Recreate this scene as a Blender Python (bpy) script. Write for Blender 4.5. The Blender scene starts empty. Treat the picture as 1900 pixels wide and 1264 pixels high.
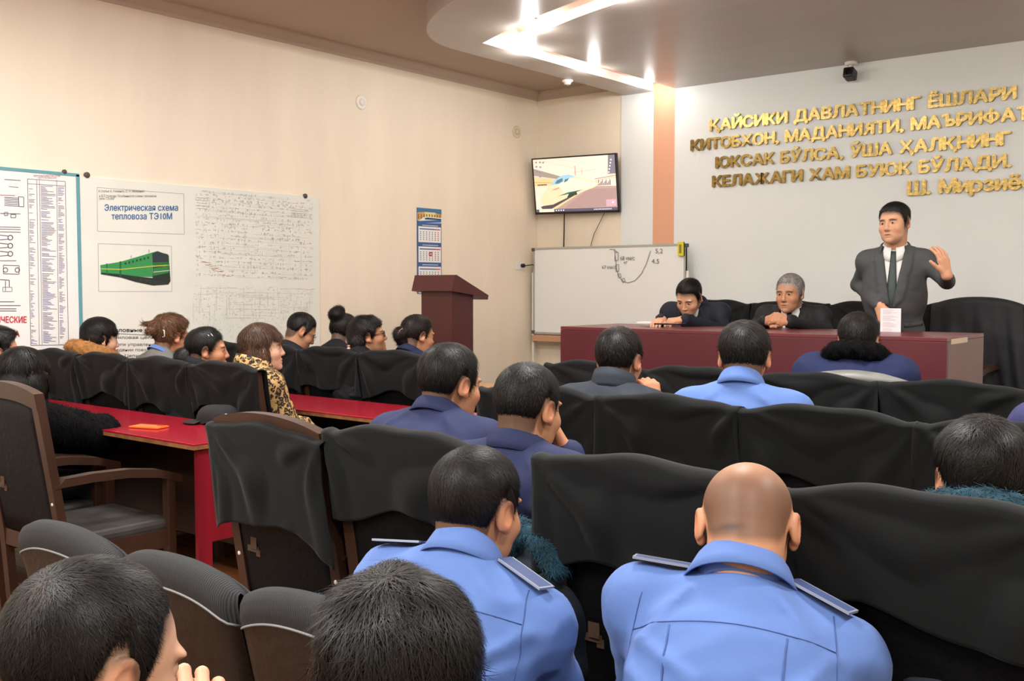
import bpy, bmesh, math, random
import numpy as np
from mathutils import Vector, Matrix, Euler
from mathutils.bvhtree import BVHTree

random.seed(7); RNG = np.random.default_rng(11)
SC = bpy.context.scene
COL = SC.collection
# ------------------------------------------------------------------ camera
CAMZ = 1.47
FPX = 1910.0
cam = bpy.data.cameras.new('camera'); cam.sensor_width = 36; cam.sensor_fit = 'HORIZONTAL'
cam.lens = FPX / 1900 * 36; cam.clip_start = 0.05; cam.clip_end = 60
cam_o = bpy.data.objects.new('camera', cam); COL.objects.link(cam_o)
cam_o.location = (0, 0, CAMZ)
cam_o.rotation_euler = (math.radians(90 - 3.0), 0, math.radians(38.9))
SC.camera = cam_o
CR = Euler(cam_o.rotation_euler).to_matrix()
# ------------------------------------------------------------------ colour management, world
SC.view_settings.view_transform = 'Standard'; SC.view_settings.look = 'None'
SC.view_settings.exposure = 0.32; SC.view_settings.gamma = 1.0; SC.view_settings.use_curve_mapping = False
w = bpy.data.worlds.new('world'); SC.world = w; w.use_nodes = True
w.node_tree.nodes['Background'].inputs[0].default_value = (1.0, 0.93, 0.85, 1)
w.node_tree.nodes['Background'].inputs[1].default_value = 0.0
# ------------------------------------------------------------------ ceiling lamps of the hall (recessed panels over the audience)
WX, FY, CZ = -6.52, 8.5, 3.46          # left wall, front wall, ceiling
RX, BY = 2.6, -3.2                     # right wall, back wall
LAMPS = [(-4.5, 0.6), (-4.5, 3.0), (-2.0, 0.0), (-2.0, 3.2), (0.7, 0.2), (0.7, 3.3), (-2.0, -2.0), (-4.5, -1.8)]
LAMP_W = 62.0
def area(name, loc, size, power, col=(1, .985, .955), rot=(0, 0, 0)):
    l = bpy.data.lights.new(name, 'AREA'); l.shape = 'SQUARE'; l.size = size; l.energy = power; l.color = col
    o = bpy.data.objects.new(name, l); COL.objects.link(o); o.location = loc; o.rotation_euler = rot
    return o
for (x, y) in LAMPS:
    area('ceiling_panel_light', (x, y, CZ - .045), .55, LAMP_W * (.78 if x < -3 else 1.12))

# ================================================================== helpers
def at(px, py, x=None, y=None, z=None):
    d = CR @ Vector(((px - 950) / FPX, (632 - py) / FPX, -1.0))
    if y is not None: t = y / d.y
    elif x is not None: t = x / d.x
    else: t = (z - CAMZ) / d.z
    return Vector((d.x * t, d.y * t, CAMZ + d.z * t))
def lin(c):
    if isinstance(c, str):
        c = c.lstrip('#'); c = tuple(int(c[i:i + 2], 16) / 255 for i in (0, 2, 4))
    return tuple((v / 12.92 if v <= .04045 else ((v + .055) / 1.055) ** 2.4) for v in c) + (1,)
MATS = {}
def mat(name, col, rough=.6, metal=0, var=0, vscale=6, bump=0, bscale=60, spec=.5, emit=0, sheen=0, stretch=None, vcol=False, coat=0, col2=None):
    if name in MATS: return MATS[name]
    m = bpy.data.materials.new(name); m.use_nodes = True; MATS[name] = m
    N, L = m.node_tree.nodes, m.node_tree.links; b = N['Principled BSDF']
    c = lin(col); b.inputs['Base Color'].default_value = c
    b.inputs['Roughness'].default_value = rough; b.inputs['Metallic'].default_value = metal
    b.inputs['Specular IOR Level'].default_value = spec
    if sheen: b.inputs['Sheen Weight'].default_value = sheen; b.inputs['Sheen Roughness'].default_value = .4
    if coat: b.inputs['Coat Weight'].default_value = coat; b.inputs['Coat Roughness'].default_value = .1
    if emit: b.inputs['Emission Color'].default_value = c; b.inputs['Emission Strength'].default_value = emit
    tc = N.new('ShaderNodeTexCoord'); src = tc.outputs['Object']
    if stretch:
        mp = N.new('ShaderNodeMapping'); mp.inputs['Scale'].default_value = stretch; L.new(src, mp.inputs[0]); src = mp.outputs[0]
    csock = None
    if vcol:
        a = N.new('ShaderNodeVertexColor'); a.layer_name = 'Col'; csock = a.outputs[0]
    if var or col2:
        n = N.new('ShaderNodeTexNoise'); n.inputs['Scale'].default_value = vscale; n.inputs['Detail'].default_value = 4; L.new(src, n.inputs['Vector'])
        mx = N.new('ShaderNodeMix'); mx.data_type = 'RGBA'
        rp = N.new('ShaderNodeMapRange'); rp.inputs[1].default_value = .3; rp.inputs[2].default_value = .7; L.new(n.outputs[0], rp.inputs[0]); L.new(rp.outputs[0], mx.inputs[0])
        if vcol:
            mx.blend_type = 'MULTIPLY'; L.new(csock, mx.inputs[6]); g = 1 - var; mx.inputs[7].default_value = (g, g, g, 1)
        else:
            k = 1 - var; k2 = 1 + var * .6
            mx.inputs[6].default_value = (c[0] * k, c[1] * k, c[2] * k, 1)
            mx.inputs[7].default_value = lin(col2) if col2 else (min(1, c[0] * k2), min(1, c[1] * k2), min(1, c[2] * k2), 1)
        csock = mx.outputs[2]
    if csock: L.new(csock, b.inputs['Base Color'])
    if bump:
        n2 = N.new('ShaderNodeTexNoise'); n2.inputs['Scale'].default_value = bscale; n2.inputs['Detail'].default_value = 5; L.new(src, n2.inputs['Vector'])
        bp = N.new('ShaderNodeBump'); bp.inputs['Strength'].default_value = bump; bp.inputs['Distance'].default_value = .02; L.new(n2.outputs[0], bp.inputs['Height']); L.new(bp.outputs[0], b.inputs['Normal'])
    return m

def link(name, me, parent=None, m=None, smooth=False):
    o = bpy.data.objects.new(name, me); COL.objects.link(o)
    if parent: o.parent = parent
    if m:
        for q in (m if isinstance(m, (list, tuple)) else [m]): me.materials.append(q)
    if smooth: me.polygons.foreach_set('use_smooth', np.ones(len(me.polygons), dtype=bool))
    return o
def tag(o, label, cat, group=None):
    o['label'] = label; o['category'] = cat
    if group: o['group'] = group
    return o
def empty(name, loc=(0, 0, 0), rz=0, label=None, cat=None, group=None):
    o = bpy.data.objects.new(name, None); COL.objects.link(o); o.location = loc; o.rotation_euler = (0, 0, rz); o.empty_display_size = .1
    if label: tag(o, label, cat, group)
    return o
def struct(o): o['kind'] = 'structure'; return o
def copy_tree(o, parent=None):
    c = o.copy(); COL.objects.link(c); c.parent = parent
    for ch in o.children: copy_tree(ch, c)
    return c

class MB:
    """collects simple shapes into one mesh"""
    def __init__(s): s.v = []; s.f = []; s.mi = []; s.cur = 0
    def add(s, vs, fs):
        b = len(s.v); s.v += [tuple(v) for v in vs]; s.f += [tuple(i + b for i in f) for f in fs]; s.mi += [s.cur] * len(fs); return s
    def box(s, lo, hi, M=None, bev=0):
        (x0, y0, z0), (x1, y1, z1) = lo, hi
        if bev:
            e = bev; vs = []; fs = []
            bm = bmesh.new(); bmesh.ops.create_cube(bm, size=1)
            for v in bm.verts: v.co = Vector((x0 + (v.co.x + .5) * (x1 - x0), y0 + (v.co.y + .5) * (y1 - y0), z0 + (v.co.z + .5) * (z1 - z0)))
            bmesh.ops.bevel(bm, geom=bm.edges[:], offset=e, segments=2, affect='EDGES', profile=.6)
            bm.verts.index_update()
            vs = [v.co.copy() for v in bm.verts]; fs = [[v.index for v in f.verts] for f in bm.faces]; bm.free()
        else:
            vs = [Vector(p) for p in ((x0, y0, z0), (x1, y0, z0), (x1, y1, z0), (x0, y1, z0), (x0, y0, z1), (x1, y0, z1), (x1, y1, z1), (x0, y1, z1))]
            fs = [(3, 2, 1, 0), (4, 5, 6, 7), (0, 1, 5, 4), (1, 2, 6, 5), (2, 3, 7, 6), (3, 0, 4, 7)]
        if M: vs = [M @ v for v in vs]
        return s.add(vs, fs)
    def tube(s, pts, r, n=8, cap=True, flat=None):
        pts = [Vector(p) for p in pts]; rs = r if isinstance(r, (list, tuple)) else [r] * len(pts)
        vs = []; fs = []; up = None
        for i, p in enumerate(pts):
            d = (pts[min(i + 1, len(pts) - 1)] - pts[max(i - 1, 0)]).normalized()
            if up is None: up = Vector((0, 0, 1)) if abs(d.z) < .9 else Vector((1, 0, 0))
            a = d.cross(up).normalized(); up = a.cross(d).normalized()
            for k in range(n):
                t = 2 * math.pi * k / n; vs.append(p + (a * math.cos(t) + up * math.sin(t) * (flat or 1)) * rs[i])
        for i in range(len(pts) - 1):
            for k in range(n):
                fs.append((i * n + k, i * n + (k + 1) % n, (i + 1) * n + (k + 1) % n, (i + 1) * n + k))
        if cap: fs += [tuple(range(n - 1, -1, -1)), tuple((len(pts) - 1) * n + k for k in range(n))]
        return s.add(vs, fs)
    def lathe(s, prof, c=(0, 0, 0), n=20, M=None):
        vs = []; fs = []
        for (r, z) in prof:
            for k in range(n):
                t = 2 * math.pi * k / n; vs.append(Vector((r * math.cos(t), r * math.sin(t), z)))
        for i in range(len(prof) - 1):
            for k in range(n): fs.append((i * n + k, i * n + (k + 1) % n, (i + 1) * n + (k + 1) % n, (i + 1) * n + k))
        fs += [tuple(range(n - 1, -1, -1)), tuple((len(prof) - 1) * n + k for k in range(n))]
        T = M or Matrix.Translation(c)
        return s.add([T @ v for v in vs], fs)
    def prism(s, poly, d0, d1, axes='xz'):
        """poly in 2D; extruded along the third axis from d0 to d1"""
        n = len(poly)
        def mk(p, d):
            return {'xz': (p[0], d, p[1]), 'yz': (d, p[0], p[1]), 'xy': (p[0], p[1], d)}[axes]
        vs = [mk(p, d0) for p in poly] + [mk(p, d1) for p in poly]
        fs = [tuple(range(n)), tuple(range(2 * n - 1, n - 1, -1))] + [(i, i + n, (i + 1) % n + n, (i + 1) % n) for i in range(n)]
        return s.add(vs, fs)
    def grid(s, P, nu, nv):
        fs = [(i * nv + j, i * nv + j + 1, (i + 1) * nv + j + 1, (i + 1) * nv + j) for i in range(nu - 1) for j in range(nv - 1)]
        return s.add(P, fs)
    def mesh(s, name='m', fix=True):
        me = bpy.data.meshes.new(name); me.from_pydata(s.v, [], s.f)
        if any(s.mi): me.polygons.foreach_set('material_index', s.mi)
        if fix:
            bm = bmesh.new(); bm.from_mesh(me); bmesh.ops.recalc_face_normals(bm, faces=bm.faces[:]); bm.to_mesh(me); bm.free()
        me.update(); return me
    def build(s, name, m=None, parent=None, smooth=False, fix=True):
        return link(name, s.mesh(name, fix), parent, m, smooth)
def solidify(o, t, off=0):
    md = o.modifiers.new('solid', 'SOLIDIFY'); md.thickness = t; md.offset = off; return o
def smooth_by_angle(o, ang=40):
    me = o.data; me.polygons.foreach_set('use_smooth', np.ones(len(me.polygons), dtype=bool))
    bm = bmesh.new(); bm.from_mesh(me)
    for e in bm.edges: e.smooth = not (len(e.link_faces) == 2 and e.calc_face_angle(0) > math.radians(ang))
    bm.to_mesh(me); bm.free(); return o

# ------------------------------------------------------------------ flat print: polygons on a plane given by a mapping (u,v)->point
class Print:
    def __init__(s, fmap, normal, eps=.0006): s.m = fmap; s.n = Vector(normal); s.eps = eps; s.lay = 0; s.mb = MB(); s.cols = []
    def ink(s, col, lay=None, emit=0, rough=.6):
        m = mat('ink_%s_%g' % (col, emit), col, rough=rough, emit=emit)
        if m not in s.cols: s.cols.append(m)
        s.mb.cur = s.cols.index(m)
        if lay is not None: s.lay = lay
        return s
    def h(s):
        s.k = (getattr(s, 'k', 0) + 1) % 36; return s.n * (s.eps * (s.lay + 1) + s.k * 1.3e-5)
    def poly(s, pts):
        h = s.h(); s.mb.add([s.m(*p) + h for p in pts], [tuple(range(len(pts)))]); return s
    def rect(s, u0, v0, u1, v1): return s.poly([(u0, v0), (u1, v0), (u1, v1), (u0, v1)])
    def line(s, pts, w):
        for (a, b) in zip(pts[:-1], pts[1:]):
            dx, dy = b[0] - a[0], b[1] - a[1]; l = math.hypot(dx, dy) or 1e-9; ox, oy = -dy / l * w / 2, dx / l * w / 2
            s.poly([(a[0] + ox, a[1] + oy), (b[0] + ox, b[1] + oy), (b[0] - ox, b[1] - oy), (a[0] - ox, a[1] - oy)])
        return s
    def ring(s, c, r, w, n=14): return s.line([(c[0] + r * math.cos(2 * math.pi * k / n), c[1] + r * math.sin(2 * math.pi * k / n)) for k in range(n + 1)], w)
    def text(s, body, u, v, size, u1=None, bold=0):
        vs, fs = text_mesh(body)
        if not len(vs): return s
        x0, x1 = vs[:, 0].min(), vs[:, 0].max(); k = size
        kx = (u1 - u) / (x1 - x0) if u1 is not None else k
        sg = s.vs if hasattr(s, 'vs') else 1
        for (dx, dy) in ([(0, 0)] if not bold else [(-bold, 0), (bold, 0), (0, bold), (0, -bold)]):
            h = s.h(); P = [s.m(u + (p[0] - x0) * kx + dx, v + sg * (p[1] * k + dy)) + h for p in vs]
            s.mb.add(P, fs)
        return s
    def build(s, name, parent=None):
        return s.mb.build(name, s.cols, parent, fix=False)
TM = {}
GLY = {'Я': [('R', -1, 1, .66, 0)], 'Ъ': [('P', 1, -1, .12, .73), ('|', 1, 1, (.0, .26, .63, .73), 0)], 'Ф': [('O', 1, .8, 0, .07), ('|', 1, 1, (.345, .445, -.03, .77), 0)], 'Ж': [('K', .8, 1, .345, 0), ('K', -.8, 1, .525, 0)]}
def text_mesh(body, extrude=0):
    k = (body, extrude)
    if k in TM: return TM[k]
    if 'Э' in body:                      # the built-in font fills this glyph badly: use its mirror image
        V = []; F = []; x = 0; nb = 0
        for i, part in enumerate(body.split('Э')):
            if i:
                v, f = text_mesh('Є', extrude); v = v.copy(); x0, x1 = v[:, 0].min(), v[:, 0].max(); v[:, 0] = x0 + x1 - v[:, 0] + x; f = [tuple(j + nb for j in reversed(q)) for q in f]
                V.append(v); F += f; nb += len(v); x += x1 + .08
            if part.strip():
                v, f = text_mesh(part, extrude); v = v.copy(); v[:, 0] += x; V.append(v); F += [tuple(j + nb for j in q) for q in f]; nb += len(v); x = v[:, 0].max() + .06
        TM[k] = (np.concatenate(V), F); return TM[k]
    if body in GLY:                      # glyphs composed from plain ones
        V = []; F = []; nb = 0
        for (ch, sx, sz, ox, oz) in GLY[body]:
            if ch == '|':
                x0, x1, z0, z1 = ox; e = extrude + .001; v = np.array([(x, z, y) for y in (-e, e) for (x, z) in ((x0, z0), (x1, z0), (x1, z1), (x0, z1))]); f = [(3, 2, 1, 0), (4, 5, 6, 7), (0, 1, 5, 4), (1, 2, 6, 5), (2, 3, 7, 6), (3, 0, 4, 7)]
            else:
                v, f = text_mesh(ch, extrude); v = v.copy(); v[:, 0] = v[:, 0] * sx + ox; v[:, 1] = v[:, 1] * sz + oz
            V.append(v); F += [tuple(j + nb for j in q) for q in f]; nb += len(v)
        TM[k] = (np.concatenate(V), F); return TM[k]
    c = bpy.data.curves.new('t', 'FONT'); c.body = body; c.size = 1; c.extrude = extrude; c.resolution_u = 3
    o = bpy.data.objects.new('t', c); me = o.to_mesh()
    vs = np.array([v.co[:] for v in me.vertices]) if len(me.vertices) else np.zeros((0, 3)); fs = [tuple(p.vertices) for p in me.polygons]
    o.to_mesh_clear(); bpy.data.objects.remove(o); bpy.data.curves.remove(c)
    TM[k] = (vs, fs); return vs, fs
# ================================================================== the room
M_wall = mat('wallpaper', '#f0e4d0', rough=.55, var=.05, vscale=3, bump=.12, bscale=25, stretch=(1, 1, .25))
M_white = mat('white_paint', '#e8eeee', rough=.6, var=.02, vscale=2)
M_ceil = mat('ceiling_paint', '#b8a696', rough=.75, var=.03, vscale=2)
M_cornice = mat('cornice_plaster', '#c6b5a5', rough=.7)
M_soffit = mat('satin_stretch_ceiling', '#b3aaa3', rough=.36, var=.05, vscale=1.5, stretch=(.4, 3, 1), spec=.6)
M_pink = mat('salmon_paint', '#e3ac8d', rough=.6)
M_black = mat('black_plastic', '#141416', rough=.4)
M_whitep = mat('white_plastic', '#e9e7e2', rough=.4)

def slab(name, lo, hi, m): return struct(MB().box(lo, hi).build(name, m))
slab('wall_left', (WX - .15, BY, 0), (WX, FY + .15, CZ), M_wall)
slab('wall_right', (RX, BY, 0), (RX + .15, FY + .15, CZ), M_wall)
slab('wall_back', (WX, BY - .15, 0), (RX, BY, CZ), M_wall)
ceil_o = slab('ceiling', (WX, BY, CZ), (RX, FY, CZ + .1), M_ceil)
X_COL, X_P0, X_P1 = -5.49, -5.13, -4.90
fw = struct(MB().box((WX, FY, 0), (X_COL, FY + .15, CZ)).build('wall_front', M_wall))
slab('wall_front_white', (X_COL, FY - .012, 0), (X_P0, FY + .15, CZ), M_white)
slab('wall_front_strip', (X_P0, FY - .010, 0), (X_P1, FY + .15, CZ), M_pink)
slab('wall_front_main', (X_P1, FY - .012, 0), (RX, FY + .15, CZ), M_white)
# cornices
def cornice(name, pts, inward):
    prof = [(0, 0), (0, -.085), (.012, -.085), (.012, -.06), (.03, -.045), (.05, -.03), (.06, -.012), (.075, -.012), (.075, 0)]
    mb = MB(); n = len(prof); P = []
    for p in pts:
        for (d, z) in prof: P.append(Vector(p) + Vector(inward) * d + Vector((0, 0, z)))
    mb.grid(P, len(pts), n)
    return struct(mb.build(name, M_cornice))
cornice('trim_1', [(WX, BY, CZ), (WX, FY, CZ)], (1, 0, 0))
cornice('trim_2', [(WX, FY, CZ), (X_COL + .3, FY, CZ)], (0, -1, 0))
# floor with boards
M_floor = mat('dark_floor', '#2c1a10', rough=.35)
slab('floor_base', (WX, BY, -.1), (RX, FY, -.012), M_floor).name = 'floor'
floor_o = bpy.data.objects['floor']
M_pl = [mat('floorboard_%d' % i, c, rough=.3, var=.3, vscale=2.5, stretch=(1, 9, 1), coat=.3) for i, c in enumerate(('#5a3218', '#6b3d1e', '#4a2812', '#7a4a24'))]
pm = [MB().box((-.9, -.068, -.012), (.9, .068, 0), bev=.002).mesh('floorboard') for _ in M_pl]
for me, m in zip(pm, M_pl): me.materials.append(m)
k = 0
for j in range(34):
    for i in range(4):
        o = bpy.data.objects.new('floorboard', pm[RNG.integers(4)]); COL.objects.link(o); o.parent = floor_o
        o.location = (-5.6 + i * 1.81 - (j % 2) * .6, -.3 + j * .138, 0)
M_flrest = mat('floor_rest', '#5a3218', rough=.3, var=.3, vscale=3, stretch=(1, 9, 1))
mb = MB().box((WX, BY, -.012), (RX, -.4, 0)).box((WX, 4.35, -.012), (RX, FY, 0)).box((1.0, -.4, -.012), (RX, 4.35, 0))
mb.build('floor_far', M_flrest, floor_o)
struct(MB().box((WX, BY, 0), (WX + .018, FY, .09), bev=.004).build('baseboard_left', mat('skirting', '#5b3620', rough=.5)))
# podium under the presidium
POD = .28
po = struct(MB().box((-4.75, 5.45, 0), (RX, FY - .015, POD), bev=.006).build('podium_floor', mat('podium_laminate', '#7b4a32', rough=.4, var=.2, vscale=3)))
# low dado ledge on the front wall beside the whiteboard
struct(MB().box((WX, FY - .05, .0), (X_COL, FY, .56)).box((WX, FY - .075, .56), (X_COL, FY, .59), bev=.004).build('trim_3', mat('dado', '#d9cdb9', rough=.6)))

# ---- dropped soffit with a recessed lamp channel
SZ, ST = 3.31, CZ
AX = -2.02                                   # axis of the stage
def arc_outer(x):
    t = min(1, abs(x - AX) / 3.42); return 6.02 - 1.42 * math.sqrt(max(0, 1 - t ** 2.3))
def arc_ch(x, inner):
    t = (x - AX) / 3.1; return 5.22 + (.26 if inner else 0) + .78 * t * t
xl, xr = AX - 3.42, AX + 3.42
def sample(f, a, b, n=40): return [(a + (b - a) * i / n, f(a + (b - a) * i / n)) for i in range(n + 1)]
M_chin = mat('channel_paint', '#e0ab90', rough=.5)
ys = FY - .014
out = [(AX + 3.42 * math.sin(-math.pi / 2 + math.pi * i / 60), 0) for i in range(61)]
out = [(x, arc_outer(x)) for (x, _) in out]
cx0, cx1 = X_P0, 2 * AX - X_P0               # outer channel sides
ci0, ci1 = X_P1, 2 * AX - X_P1
ch_o = sample(lambda x: arc_ch(x, False), cx0, cx1); ch_i = sample(lambda x: arc_ch(x, True), ci0, ci1)
def plate(name, polys, m):
    """polygon plates (lower skin + sides) between SZ and ceiling"""
    mb = MB()
    for (A, B) in polys:       # two parallel polylines -> strip, with walls
        n = len(A); P = []
        for a, b in zip(A, B): P += [(a[0], a[1], SZ), (b[0], b[1], SZ)]
        mb.add(P, [(2 * i, 2 * i + 1, 2 * i + 3, 2 * i + 2) for i in range(n - 1)])
        for line in (A,):
            Q = []
            for a in line: Q += [(a[0], a[1], SZ), (a[0], a[1], ST - .001)]
            mb.add(Q, [(2 * i, 2 * i + 2, 2 * i + 3, 2 * i + 1) for i in range(n - 1)])
    return mb.build(name, m, fix=False)
# outer ring: follows outer edge, from the left wall end round to the right
def resample(L, n):
    d = [0]
    for a, b in zip(L[:-1], L[1:]): d.append(d[-1] + math.hypot(b[0] - a[0], b[1] - a[1]))
    r = []
    for i in range(n + 1):
        t = d[-1] * i / n; k = max(0, min(len(L) - 2, next((j for j in range(len(d) - 1) if d[j + 1] >= t - 1e-9), len(L) - 2)))
        q = (t - d[k]) / max(1e-9, d[k + 1] - d[k]); r.append((L[k][0] + (L[k + 1][0] - L[k][0]) * q, L[k][1] + (L[k + 1][1] - L[k][1]) * q))
    return r
outer_line = [(xl, ys)] + out + [(xr, ys)]
LO = [(xl, ys), out[0]]; LI = [(cx0, ys), ch_o[0]]
sof = plate('ceiling_soffit', [(LO, LI), (resample(out, 60), resample(ch_o, 60)), ([out[-1], (xr, ys)], [ch_o[-1], (cx1, ys)])], M_soffit); struct(sof)
# inner field
mb = MB(); n = len(ch_i); P = []
for a in ch_i: P += [(a[0], a[1], SZ), (a[0], ys, SZ)]
mb.add(P, [(2 * i, 2 * i + 1, 2 * i + 3, 2 * i + 2) for i in range(n - 1)])
mb.build('soffit_field', M_soffit, sof, fix=False)
mbl = MB()
inner_line = [(ci0, ys)] + ch_i + [(ci1, ys)]; och_line = [(cx0, ys)] + ch_o + [(cx1, ys)]
for line in (inner_line, och_line):
    Q = []
    for a in line: Q += [(a[0], a[1], SZ), (a[0], a[1], SZ + .07)]
    mbl.add(Q, [(2 * i, 2 * i + 2, 2 * i + 3, 2 * i + 1) for i in range(len(line) - 1)])
mbl.build('channel_side', mat('channel_white', '#efe9e4', rough=.5), sof, fix=False)
A = resample(och_line[1:-1], 40); B = resample(inner_line[1:-1], 40); mbt = MB()
for (A_, B_) in ((A, B), ([och_line[0], och_line[1]], [inner_line[0], inner_line[1]]), ([och_line[-2], och_line[-1]], [inner_line[-2], inner_line[-1]])):
    P = []
    for a, b in zip(A_, B_): P += [(a[0], a[1], SZ + .07), (b[0], b[1], SZ + .07)]
    mbt.add(P, [(2 * i, 2 * i + 1, 2 * i + 3, 2 * i + 2) for i in range(len(A_) - 1)])
mbt.build('channel_top', M_chin, sof, fix=False)
# lamps in the channel
def spot(x, y, label, p=13):
    e = empty('spot_lamp', (x, y, SZ + .07), 0, label, 'lamp', 'spot lamps in the ceiling channel')
    MB().lathe([(.02, 0), (.055, -.002), (.055, -.012), (.035, -.016)]).build('rim', M_black, e)
    MB().lathe([(.03, -.012), (.034, -.03), (.028, -.05), (.012, -.06), (.001, -.062)], n=16).build('bulb', mat('bulb_glow', '#fff8ee', emit=32), e, True)
    l = bpy.data.lights.new('spot_lamp_light', 'POINT'); l.energy = p; l.shadow_soft_size = .04; l.color = (1, .97, .93)
    lo = bpy.data.objects.new('spot_lamp_light', l); COL.objects.link(lo); lo.parent = e; lo.location = (0, 0, -.1)
xc = (X_P0 + X_P1) / 2
spot(xc, 6.42, 'bright round spot lamp nearest the corner bend of the ceiling channel')
spot(xc, 7.32, 'bright round spot lamp midway along the straight ceiling channel', 8)
spot(xc, 8.22, 'bright round spot lamp where the ceiling channel meets the salmon stripe', 2.5)
for x, d in ((-4.58, 'just past the bend on the curved ceiling channel'), (-3.66, 'at the top edge of the photo on the curved ceiling channel'), (-2.6, 'further along the curved channel, over the presidium'), (-1.4, 'over the speaker on the curved channel'), (-.3, 'near the far end of the curved channel'), ):
    spot(x, arc_ch(x, False) + .13, 'bright round spot lamp ' + d)
for y in (6.42, 7.32, 8.22): spot(cx1 - .12, y, 'bright round spot lamp on the opposite straight channel, %s' % {6.42: 'first', 7.32: 'second', 8.22: 'third'}[y], 13 if y < 7 else 8 if y < 8 else 2.5)
# housings of the hall lamps
for i, (x, y) in enumerate(LAMPS):
    e = empty('ceiling_panel', (x, y, CZ), 0, 'square recessed ceiling panel lamp over the audience', 'lamp', 'square ceiling panels over the audience')
    MB().box((-.31, -.31, -.03), (.31, -.28, 0)).box((-.31, .28, -.03), (.31, .31, 0)).box((-.31, -.28, -.03), (-.28, .28, 0)).box((.28, -.28, -.03), (.31, .28, 0)).build('frame', M_whitep, e)
    MB().box((-.28, -.28, -.03), (.28, .28, -.02)).build('diffuser', mat('panel_diffuser', '#fff4e4', emit=4), e)

# ---- small fittings
p = at(1053, 149, z=SZ)
e = empty('smoke_detector', p, 0, 'small white round detector under the grey ceiling soffit', 'detector')
MB().lathe([(.05, 0), (.05, -.012), (.036, -.018), (.03, -.035), (.015, -.04)]).build('body', M_whitep, e, True)
MB().lathe([(.012, -.04), (.011, -.045), (.004, -.047)], n=12).build('sensor', mat('grey_plastic', '#8a8886'), e)
for (px, py, lb) in ((670, 190, 'white round vent cap high on the beige wall above the calendar'), (958, 245, 'small pale round vent cap near the room corner beside the TV')):
    p = at(px, py, x=WX); M = Matrix.Translation(p) @ Matrix.Rotation(math.pi / 2, 4, 'Y')
    e = empty('vent_cap', p, 0, lb, 'vent'); s = .062 if px < 700 else .06
    pl = mat('vent_white' if px < 700 else 'vent_beige', '#f0ece4' if px < 700 else '#dccdb4', rough=.5)
    o = MB().lathe([(s, 0), (s, .008), (s * .85, .012), (s * .5, .012), (s * .45, .006)], M=Matrix.Rotation(math.pi / 2, 4, 'Y')).build('rim', pl, e, True)
    MB().lathe([(s * .5, .006), (s * .45, .018), (s * .2, .022)], M=Matrix.Rotation(math.pi / 2, 4, 'Y')).build('centre_plug', pl, e, True)
# cctv
p = at(1583, 128, y=FY - .05); p.z = SZ
e = empty('security_camera', (p.x, FY - .1, SZ), 0, 'black security camera on a white mount under the soffit', 'camera')
MB().lathe([(.05, 0), (.05, -.02), (.03, -.03)]).tube([(0, 0, -.02), (0, -.01, -.06)], .016).build('mount', M_whitep, e, True)
Mx = Matrix.Translation((0, -.02, -.1)) @ Matrix.Rotation(math.radians(-15), 4, 'X')
MB().box((-.042, -.05, -.042), (.042, .06, .042), M=Mx, bev=.014).build('body', M_black, e)
MB().lathe([(.024, 0), (.02, .012), (.01, .014)], M=Mx @ Matrix.Translation((0, -.05, 0)) @ Matrix.Rotation(math.pi / 2, 4, 'X'), n=14).build('lens', mat('lens_glass', '#050507', rough=.1), e)

# ---- gold lettering on the front wall
M_gold = mat('gold_letters', '#a38b54', rough=.26, metal=1, var=.45, vscale=7, bump=.06, bscale=14)
def letters_line(root, body, px0, px1, pyb, capz):
    """letters between pixel columns px0 and px1, baseline through (px0,pyb) on the wall, cap height capz"""
    P0 = at(px0, pyb, y=FY - .012); P1 = at(px1, pyb, y=FY - .012)
    adv = []; x = 0; gap = .10
    for ch in body:
        if ch == ' ': x += .34; continue
        vs, fs = text_mesh(ch, .02); x0, x1 = vs[:, 0].min(), vs[:, 0].max()
        adv.append((ch, x - x0)); x += (x1 - x0) + gap
    tot = x - gap; k = (P1.x - P0.x) / tot
    for ch, xo in adv:
        key = ('L', ch)
        if key not in TM:
            vs, fs = text_mesh(ch, .02); mb = MB(); d = .042
            for q, (dx, dy) in enumerate(((-d * 1.2, 0), (d * 1.2, 0), (0, d), (0, -d))):
                mb.add([(v[0] + dx, -v[2] - .0025 * q, v[1] + dy) for v in vs], fs)
            TM[key] = mb.mesh('letter', fix=False); TM[key].materials.append(M_gold)
        o = bpy.data.objects.new('letter', TM[key]); COL.objects.link(o); o.parent = root
        o.location = (P0.x + xo * k, FY - .023, P0.z); o.scale = (k, .45, capz / .98)
let = empty('wall_lettering', (at(1320, 240, y=FY).x, FY - .03, 2.4), 0, 'gold raised Cyrillic letters of a quotation on the white wall', 'lettering')
LETL = [('ҚАЙСИКИ ДАВЛАТНИНГ ЁШЛАРИ', 1319, 1884, 243), ('КИТОБХОН, МАДАНИЯТИ, МАЪРИФАТИ', 1284, 1938, 280), ('ЮКСАК БЎЛСА, ЎША ҲАЛҚНИНГ', 1330, 1874, 312), ('КЕЛАЖАГИ ХАМ БУЮК БЎЛАДИ.', 1324, 1875, 347), ('Ш. Мирзиёев', 1686, 1945, 362)]
for t, a, b, yb in LETL: letters_line(let, t, a, b, yb, .128 if a < 1600 else .145)
for o in let.children: o.location = Vector(o.location) - Vector(let.location)

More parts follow.
